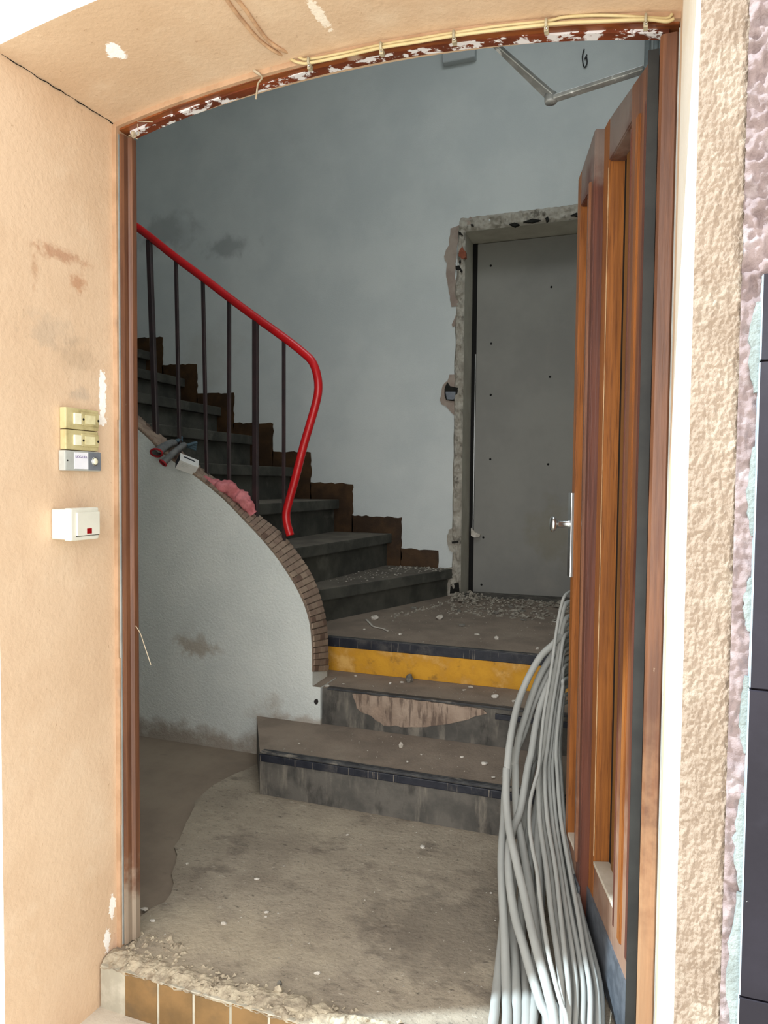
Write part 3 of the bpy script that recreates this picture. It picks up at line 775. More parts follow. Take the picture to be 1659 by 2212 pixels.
# broken plaster round the opening
def lump(poly_f, nu, nv, amp, seed):
    bm = BM()
    def f(u, v):
        x, z = poly_f(u, v)
        n = noise.noise(Vector((x * 30, z * 22, seed))) + 0.6 * noise.noise(Vector((x * 70, z * 60, seed + 4)))
        e = min(1, min(u, 1 - u) * 5)
        return (x, WB - 0.002 - (0.004 + amp * (0.5 + n)) * e, z)
    grid(bm, f, nu, nv)
    return bm
def edge_l(z): return -1.098 - (0.036 if z < 0.66 else 0) + 0.012 * noise.noise(Vector((0, 0, z * 6))) + (0.02 * max(0, (z - 2.2)) if z > 2.2 else 0)
bp = thing('broken_plaster', 'strip of broken grey plaster bared around the boarded doorway', 'plaster', (-1.07, 2.95, Z3))
bm = lump(lambda u, v: (edge_l(0.47 + 2.33 * v) * (1 - u) + (OX0 + 0.004) * u, 0.47 + 2.33 * v), 14, 300, 0.022, 2.2)
obj('jamb_strip', bm, BROKE, bp, smooth=True)
bm = lump(lambda v, u: (-1.075 + 0.98 * u, (OZ + 0.0) * (1 - v) + (2.855 + 0.006 * noise.noise(Vector((u * 30, 0, 0))) + 0.004 * u) * v), 14, 160, 0.020, 7.7)
obj('lintel_strip', bm, BROKE, bp, smooth=True)
for i, (pts, m, y0) in enumerate([
    ([(-1.0792, 2.8118), (-1.0677, 2.8361), (-1.0265, 2.8429), (-1.0091, 2.8579), (-0.9913, 2.8389), (-0.9792, 2.8149), (-1.0201, 2.8052), (-1.0847, 2.781), (-1.0894, 2.69), (-1.0971, 2.6048), (-1.1015, 2.4904), (-1.079, 2.3735), (-1.0842, 2.3135), (-1.123, 2.3135), (-1.1329, 2.3777), (-1.1519, 2.4515), (-1.1619, 2.5245), (-1.1597, 2.5877), (-1.1783, 2.6269), (-1.1638, 2.6688), (-1.1432, 2.6954), (-1.1383, 2.781), (-1.1326, 2.7976), (-1.0999, 2.8055)], OLDP, 0.006),
    ([(-1.0778, 2.2814), (-1.0826, 2.201), (-1.1153, 2.1857), (-1.1215, 2.2035), (-1.101, 2.2368)], OLDP, 0.006),
    ([(-1.0872, 1.8828), (-1.1263, 1.8902), (-1.1439, 1.8501), (-1.1738, 1.822), (-1.1823, 1.7755), (-1.1909, 1.7347), (-1.1753, 1.7049), (-1.1539, 1.6926), (-1.1232, 1.6567), (-1.0837, 1.6295)], OLDP, 0.006),
    ([(-1.0829, 0.9161), (-1.1191, 0.9031), (-1.1277, 0.8613), (-1.13, 0.8078), (-1.1174, 0.7726), (-1.0868, 0.7561)], BROKE, 0.01),
    ([(-1.0675, 2.6546), (-1.0501, 2.6756), (-1.0348, 2.6372), (-1.0314, 2.6056), (-1.0519, 2.5961), (-1.0729, 2.6209)], BRICKM, 0.03)]):
    bm = BM(); prism(bm, ragged(pts, 0.004, 0.02, i), XZY, WB - y0, WB + 0.005)
    obj('bared_brick' if m is BRICKM else 'plaster_patch', bm, m, bp)
for i, pts in enumerate([[(-1.0958, 2.5574), (-1.0721, 2.5581), (-1.0509, 2.5248), (-1.0537, 2.5107), (-1.0776, 2.5329), (-1.0925, 2.5371)], [(-1.0725, 2.5895), (-1.0607, 2.5913), (-1.0605, 2.5741), (-1.0723, 2.5724)], [(-1.0021, 2.8038), (-0.9845, 2.8019), (-0.9814, 2.7874), (-0.999, 2.7922)], [(-1.0961, 0.828), (-1.054, 0.8354), (-1.0509, 0.8237), (-1.0929, 0.8163)], [(-1.0985, 0.5554), (-1.0503, 0.57), (-1.0434, 0.5053), (-1.1038, 0.4957)], [(-1.0809, 2.7699), (-1.0631, 2.7594), (-1.0511, 2.744), (-1.0747, 2.7465)], [(-0.7636, 2.7774), (-0.73, 2.7848), (-0.7018, 2.7706), (-0.7296, 2.7598)], [(-0.6797, 2.7819), (-0.6245, 2.795), (-0.5749, 2.7812), (-0.6241, 2.773)], [(-0.5477, 2.789), (-0.5316, 2.7981), (-0.5257, 2.7756), (-0.5419, 2.7665)], [(-0.4023, 2.7887), (-0.3628, 2.803), (-0.3623, 2.7788)]]):
    bm = BM(); prism(bm, pts, XZY, WB - 0.026, WB); obj('hole', bm, DARKH, bp)
# socket hole with a grey box set in it
sb = thing('socket_box', 'dark broken socket hole with a grey box left of the boarded doorway', 'socket', (-1.1169, 2.94, 1.7319))
bm = BM(); prism(bm, ragged([(-1.16, 1.7917), (-1.1424, 1.8377), (-1.124, 1.8137), (-1.0699, 1.8002), (-1.0839, 1.7367), (-1.0987, 1.7197), (-1.147, 1.727), (-1.1564, 1.7506)], 0.002, 0.02, 2), XZY, WB - 0.014, WB + 0.01); obj('hole', bm, DARKH, sb)
bm = BM(); prism(bm, [(-1.1511, 1.7784), (-1.085, 1.7762), (-1.0875, 1.7357), (-1.0993, 1.7244), (-1.1414, 1.7286)], XZY, WB - 0.022, WB); bevel(bm, 0.003, 1); obj('back_box', bm, BELLD, sb)

# small things high on the back wall
bm = BM(); P_ = [(-1.1762, 3.8193), (-0.9736, 3.8669), (-0.9781, 3.7881), (-1.1406, 3.796)]
box(bm, (-1.19, 2.90, 3.80), (-0.985, 2.95, 4.1)); bevel(bm, 0.004, 1); obj('junction_box', bm, DUCT, label='pale duct box high on the back wall under the arch', cat='box')
bm = BM(); tube(bm, crom([(-0.3429, 2.94, 3.745), (-0.3526, 2.94, 3.7045), (-0.3464, 2.94, 3.6558), (-0.3356, 2.94, 3.6406), (-0.3256, 2.94, 3.6625), (-0.3289, 2.94, 3.6948), (-0.3391, 2.94, 3.6862), (-0.3266, 2.94, 3.7102)], 5), 0.0035, 6); obj('wire_hook', bm, WIREM, label='thin dark wire loop hooked high on the back wall', cat='wire')
for i, (x, r, l) in enumerate(((0.005, 0.016, 'pale vertical pipe in the upper right corner, left one'), (0.050, 0.014, 'pale vertical pipe in the upper right corner, right one'))):
    bm = BM(); tube(bm, [(x, 2.92, Z3), (x, 2.92, TOP)], r, 12); obj('wall_pipe', bm, PIPE, label=l, cat='pipe', group='pipes in the back corner')

# ------------------------------------------------------------------ open door leaf
P0 = Vector((0.018, 0.04, 0)); TV = Vector((-0.279, 0.960, 0)); NV = Vector((-0.960, -0.279, 0))
def lf(u, off, z):
    return P0 + TV * u + NV * off + Vector((0, 0, z))
UF = lambda p, t: lf(p[0], t, p[1])
ld = thing('entrance_door', 'brown panelled wooden door leaf standing open at the right jamb', 'door', (-0.05, 0.3, 0.012))
def ztop(u):
    return 2.039 + 0.05 * min(1, u / 0.34) - (0.0 if u < 0.4 else 0.045 * (u - 0.4) / 0.19)
def slab(name, u0, u1, z0, z1, o0, o1, m, bv=0.003, seg=2):
    n = 6 if z1 is None else 1
    top = [(u0 + (u1 - u0) * k / n, ztop(u0 + (u1 - u0) * k / n) if z1 is None else z1) for k in range(n + 1)]
    bm = BM()
    prism(bm, [(u0, z0)] + top[:] + [(u1, z0)] if True else [], UF, o0, o1)
    if bv: bmesh.ops.bevel(bm, geom=list(bm.edges), offset=bv, segments=seg, affect='EDGES')
    return obj(name, bm, m, ld)
slab('hinge_stile', 0.012, 0.163, 0.012, None, -0.045, 0.0, WOOD)
for u0, u1, h, m in ((0.034, 0.052, 0.005, WOODR), (0.092, 0.116, 0.004, WOODO), (0.152, 0.162, 0.002, WOODR)):
    slab('moulding', u0, u1, 0.20, 1.97, -0.004, h, m, 0.002)
slab('middle_stile', 0.350, 0.400, 0.012, None, -0.045, 0.0, WOODO, 0.002)
slab('top_rail', 0.161, 0.352, 1.985, None, -0.045, -0.0005, WOODR)
slab('bottom_rail', 0.161, 0.352, 0.012, 0.245, -0.045, -0.0005, WOOD)
slab('panel', 0.163, 0.318, 0.24, 1.99, -0.044, -0.034, WOODP, 0)
slab('panel_gap', 0.317, 0.3505, 0.24, 1.99, -0.046, -0.0385, GAP, 0)
slab('sill', 0.163, 0.349, 0.238, 0.2475, -0.044, 0.001, PALESILL, 0.001, 1)
slab('meeting_stile', 0.400, 0.448, 0.012, None, -0.045, 0.023, WOODR)
slab('moulding', 0.428, 0.446, 0.2, 1.97, 0.02, 0.029, WOOD, 0.002)
slab('lock_stile', 0.556, 0.593, 0.012, None, -0.045, 0.023, WOODO, 0.002)
slab('top_rail', 0.446, 0.558, 1.955, None, -0.045, 0.0225, WOODR)
slab('bottom_rail', 0.446, 0.558, 0.012, 0.215, -0.045, 0.0225, WOOD)
slab('panel', 0.446, 0.557, 0.21, 1.96, -0.02, -0.004, WOODO, 0)
slab('sill', 0.447, 0.557, 0.208, 0.2175, -0.02, 0.0235, PALESILL, 0.001, 1)
WORN = mat('worn_pale_edge', (206, 172, 132), (150, 104, 66), 30, 0.6, st=(1, 1, 0.25))
for u, h in ((0.0135, 0.0006), (0.161, 0.0006), (0.3515, 0.0006)):
    slab('worn_edge', u - 0.0018, u + 0.0018, 0.26, 1.97, -0.001, h, WORN, 0)
bm = BM()
prism(bm, [(0.014, 0.012), (0.014, 0.150), (0.402, 0.152), (0.402, 0.012)], UF, -0.001, 0.004)
prism(bm, [(0.398, 0.012), (0.398, 0.152), (0.595, 0.155), (0.595, 0.012)], UF, 0.022, 0.027)
obj('kick_plate', bm, KICK, ld, label='dull grey metal kick plate')
bm = BM(); box(bm, (0.0035, 0.028, 0.012), (0.0235, 0.045, 2.037)); obj('seal', bm, BLACK, ld, label='black strip along the hinge edge')
for z in (0.32, 0.52, 0.9, 1.3):
    bm = BM(); lathe(bm, lf(0.19, -0.034, z), NV, [(0.0, 0), (0.006, 0), (0.006, 0.002), (0, 0.003)], 8); obj('screw', bm, CHROME, ld)
bm = BM()
box(bm, (0.560, 0.0225, 0.94), (0.600, 0.0315, 1.176), f=lf); bevel(bm, 0.002, 2); hp = obj('handle_plate', bm, CHROME, ld, label='bright metal backplate of the knob')
bm = BM()
lathe(bm, lf(0.578, 0.030, 1.088), NV, [(0.0, 0), (0.012, 0), (0.011, 0.004), (0.0095, 0.008), (0.0095, 0.032), (0.012, 0.036), (0.019, 0.040), (0.0225, 0.045), (0.0225, 0.050), (0.018, 0.054), (0.0, 0.056)], 20); obj('knob', bm, CHROME, hp)

# door closer scissor arm
dc = thing('door_closer', 'grey scissor arm of the door closer between arch and door', 'closer', (-0.1916, 0.13, 2.0307))
A0, A1 = ((-0.3476, 0.2218, 2.2383), (-0.2129, 0.3071, 2.1274))
A2 = (-0.0032, 0.2538, 2.1235)
def bar(bm, a, b, wa, wb, th_):
    a = Vector(a); b = Vector(b); d = (b - a).normalized(); s = d.cross(Vector((0, 0, 1))).normalized(); n_ = s.cross(d)
    v = [bm.verts.new(p + s * w * i + n_ * th_ * j) for p, w in ((a, wa), (b, wb)) for i, j in ((-1, -1), (1, -1), (1, 1), (-1, 1))]
    for fq in ((0, 1, 5, 4), (1, 2, 6, 5), (2, 3, 7, 6), (3, 0, 4, 7), (4, 5, 6, 7), (3, 2, 1, 0)):
        bm.faces.new([v[i] for i in fq])
    bmesh.ops.recalc_face_normals(bm, faces=bm.faces)
    bevel(bm, 0.0015, 1)
bm = BM(); bar(bm, A0, A1, 0.006, 0.015, 0.005); obj('arm', bm, STEEL, dc)
bm = BM(); bar(bm, Vector(A1) - Vector((0, 0, 0.008)), A2, 0.011, 0.011, 0.005); obj('arm', bm, STEEL, dc)
bm = BM(); lathe(bm, Vector(A1) - Vector((0, 0, 0.016)), (0, 0, 1), [(0, 0), (0.014, 0), (0.015, 0.004), (0.015, 0.02), (0.012, 0.024), (0, 0.024)], 14); obj('pivot', bm, STEEL, dc)

# ------------------------------------------------------------------ bell pushes and switch on the left reveal
def bell(name, lab, y0, y1, z0, z1, th_, m, style):
    t = thing(name, lab, 'doorbell', (XL, (y0 + y1) / 2, z0), 'bell pushes on the left reveal')
    x0 = XL - 0.012; x1 = XL + th_ - 0.004
    bm = BM(); box(bm, (x0, y0, z0), (x1, y1, z1)); bevel(bm, 0.003, 2); obj('body', bm, m, t)
    h = z1 - z0; w = y1 - y0
    if style == 'old':
        bm = BM(); box(bm, (x1 - 0.001, y0 + w * 0.22, z0 + h * 0.24), (x1 + 0.004, y0 + w * 0.43, z1 - h * 0.24)); bevel(bm, 0.001, 1); obj('push_button', bm, BELLB, t)
        bm = BM(); box(bm, (x1 - 0.001, y0 + w * 0.45, z0 + h * 0.2), (x1 + 0.003, y1 - w * 0.02, z1 - h * 0.16)); bevel(bm, 0.001, 1); nh = obj('name_holder', bm, BELLY, t)
        bm = BM(); box(bm, (x1 + 0.002, y0 + w * 0.54, z0 + h * 0.3), (x1 + 0.0036, y1 - w * 0.14, z1 - h * 0.28)); obj('name_card', bm, mat('aged_name_card', (226, 218, 176), (210, 200, 156), 30, 0.6), nh)
        for q in (0.49, 0.95):
            bm = BM(); lathe(bm, (x1 + 0.003, y0 + w * q, z0 + h * 0.5), (1, 0, 0), [(0, 0), (0.0028, 0), (0.0028, 0.001), (0, 0.0014)], 10); obj('screw', bm, DARKH, nh)
    else:
        bm = BM(); box(bm, (x1 - 0.001, y0 + w * 0.62, z0 + h * 0.04), (x1 + 0.0015, y1 - w * 0.01, z1 - h * 0.04)); bevel(bm, 0.0006, 1); obj('button_field', bm, BELLD, t)
        bm = BM(); box(bm, (x1 - 0.001, y0 + w * 0.24, z0 + h * 0.1), (x1 + 0.001, y0 + w * 0.62, z1 - h * 0.08)); c_ = obj('name_card', bm, PAPER, t)
        yb = y0 + w * 0.80; zb = (z0 + z1) / 2
        bm = BM(); lathe(bm, (x1, yb, zb), (1, 0, 0), [(0.010, 0), (0.0105, 0.003), (0.009, 0.004), (0.008, 0.003), (0.0, 0.003)], 20); obj('button_ring', bm, CHROME, t)
        bm = BM(); lathe(bm, (x1 + 0.002, yb, zb), (1, 0, 0), [(0.0075, 0), (0.0075, 0.003), (0.006, 0.0042), (0.0, 0.0046)], 20); obj('push_button', bm, BELLB, t)
        bm = BM(); lathe(bm, (x1 - 0.001, y0 + w * 0.06, zb), (1, 0, 0), [(0, 0), (0.002, 0), (0.002, 0.0016), (0, 0.002)], 8); obj('screw', bm, DARKH, t)
        fc = bpy.data.curves.new('lettering', 'FONT'); fc.body = 'UOG-UEA'; fc.size = 0.0082; fc.extrude = 0.0002
        to = bpy.data.objects.new('lettering_source', fc); COL.objects.link(to)
        dg = bpy.context.evaluated_depsgraph_get()
        me = bpy.data.meshes.new_from_object(to.evaluated_get(dg))
        bpy.data.objects.remove(to)
        me.name = 'lettering'; me.materials.clear(); me.materials.append(INK)
        o = bpy.data.objects.new('lettering', me); COL.objects.link(o); o.parent = c_
        o.matrix_local = Matrix.Translation(Vector((x1 + 0.0013, y0 + w * 0.265, z1 - h * 0.36)) - Vector(t.location)) @ Matrix(((0, 0, 1, 0), (1, 0, 0, 0), (0, 1, 0, 0), (0, 0, 0, 1)))
bell('doorbell', 'yellowed bell push, topmost of three, above its twin', -0.178, -0.073, 1.3165, 1.3655, 0.011, BELLY, 'old')
bell('doorbell', 'yellowed bell push, the middle one, just above the grey bell', -0.177, -0.073, 1.2685, 1.3150, 0.010, BELLY, 'old')
bell('doorbell', 'grey bell push with paper name card and round button, lowest of three', -0.182, -0.068, 1.2205, 1.2670, 0.012, BELLG, 'new')

sw = thing('light_switch', 'ivory surface mounted switch with red window on the peach reveal', 'switch', (XL, -0.15, 1.06))
SA = -1.1871677550206294
bm = BM(); box(bm, (XL - 0.014, -0.204, 1.0645), (XL + 0.026, -0.118, 1.1335)); bevel(bm, 0.005, 3); obj('back_box', bm, SWITCH, sw)
bm = BM(); box(bm, (XL + 0.0245, -0.206, 1.062), (XL + 0.045, -0.117, 1.136)); bevel(bm, 0.005, 3); obj('cover', bm, SWITCH, sw)
bm = BM(); box(bm, (XL + 0.043, -0.190, 1.073), (XL + 0.049, -0.119, 1.126)); bevel(bm, 0.0015, 2); rk = obj('rocker', bm, SWITCH, sw)
bm = BM(); box(bm, (XL + 0.048, -0.161, 1.0765), (XL + 0.0497, -0.146, 1.0885)); obj('indicator', bm, REDL, rk, label='red indicator window')
bm = BM(); box(bm, (XL + 0.0445, -0.191, 1.0715), (XL + 0.0462, -0.118, 1.0735)); obj('shadow_joint', bm, DARKH, sw)

# ------------------------------------------------------------------ cream cables along the arch
ca = thing('bell_cable', 'upper cream cable clipped along the top of the arch frame', 'cable', (-0.4, -0.01, 2.1), 'cream cables along the arch')
cb = thing('bell_cable', 'lower cream cable clipped along the top of the arch frame', 'cable', (-0.4, -0.012, 2.1), 'cream cables along the arch')
pa = [(-0.7379, -0.014, 2.1504), (-0.7197, -0.014, 2.134), (-0.6971, -0.014, 2.1268), (-0.6178, -0.014, 2.1248), (-0.5287, -0.014, 2.1252), (-0.4509, -0.014, 2.1225), (-0.3709, -0.014, 2.1189), (-0.2769, -0.014, 2.1139), (-0.1859, -0.014, 2.1045), (-0.1506, -0.014, 2.1052), (-0.0816, -0.014, 2.0946), (-0.0024, -0.014, 2.0741), (0.0341, -0.014, 2.065), (0.0435, -0.014, 2.0715)]
pb = [(-0.754, -0.016, 2.1463), (-0.7368, -0.016, 2.1311), (-0.7164, -0.016, 2.1213), (-0.6961, -0.016, 2.1176), (-0.6169, -0.016, 2.1167), (-0.5279, -0.016, 2.1182), (-0.4502, -0.016, 2.1147), (-0.3703, -0.016, 2.1121), (-0.2764, -0.016, 2.1054), (-0.1855, -0.016, 2.0971), (-0.1328, -0.016, 2.0908), (-0.0813, -0.016, 2.0822), (-0.0023, -0.016, 2.0696), (0.0342, -0.016, 2.0588), (0.0468, -0.016, 2.0612)]
sa = [(-0.7307, -0.1743, 2.135), (-0.7295, -0.1188, 2.135), (-0.7302, -0.0597, 2.135)]
sb_ = [(-0.7535, -0.1565, 2.135), (-0.7552, -0.0917, 2.135), (-0.7487, -0.0521, 2.135)]
def on_soffit(P, lift):
    out = []
    for x, y, z in P:
        out.append((x, y, arch(x, SPR, RISE, XL, XR) - lift))
    return out
saf = on_soffit([(-0.93, -0.34, 0), (-0.90, -0.30, 0), (-0.86, -0.22, 0), (-0.81, -0.12, 0), (-0.775, -0.05, 0)], 0.003)
bm = BM(); tube(bm, crom(pa, 5), 0.0032, 8); obj('run', bm, CREAM, ca)
bm = BM(); tube(bm, crom(pb, 5), 0.0034, 8); obj('run', bm, CREAM, cb)
SAF = [(-0.7488, -0.2484, 2.128), (-0.7487, -0.1974, 2.13), (-0.7544, -0.1032, 2.132), (-0.7404, -0.0529, 2.133)]
SBF = [(-0.7656, -0.2541, 2.128), (-0.7702, -0.193, 2.13), (-0.7698, -0.1052, 2.132), (-0.755, -0.0508, 2.133)]
bm = BM(); tube(bm, crom(on_soffit(SAF, 0.002) + [pa[0]], 5), 0.0038, 8); obj('painted_run', bm, PEACHC, ca, label='end of the cable painted over in peach')
bm = BM(); tube(bm, crom(on_soffit(SBF, 0.002) + [pb[0]], 5), 0.0038, 8); obj('painted_run', bm, PEACHC, cb, label='end of the cable painted over in peach')
CLN = ('first dusty cable clip, at the bend of the cream cables', 'second cable clip from the left on the arch', 'third cable clip from the left on the arch', 'fourth cable clip from the left on the arch', 'dusty cable clip nearest the right jamb', 'dusty cable clip on the soffit above the bend')
for i, p in enumerate([(-0.6961, -0.016, 2.1206), (-0.5279, -0.016, 2.1201), (-0.3703, -0.016, 2.113), (-0.1855, -0.016, 2.0988), (-0.0023, -0.016, 2.0704), (-0.7369, -0.016, 2.1491)]):
    t = thing('cable_clip', CLN[i], 'clip', p, 'clips along the arch')
    c = Vector(p)
    bm = BM(); tube(bm, [c + Vector((0, 0.006, 0.007)), c + Vector((0, -0.006, 0.005)), c + Vector((0, -0.006, -0.005)), c + Vector((0, 0.006, -0.007))], 0.003, 6); box(bm, (c.x - 0.004, c.y - 0.002, c.z - 0.016), (c.x + 0.004, c.y + 0.010, c.z - 0.006)); obj('saddle', bm, CLIP, t)
    bm = BM(); lathe(bm, c + Vector((0.001, -0.003, -0.011)), (0, -1, 0), [(0, 0), (0.0022, 0), (0.0022, 0.003), (0, 0.0035)], 8); obj('nail', bm, CHROME, t)

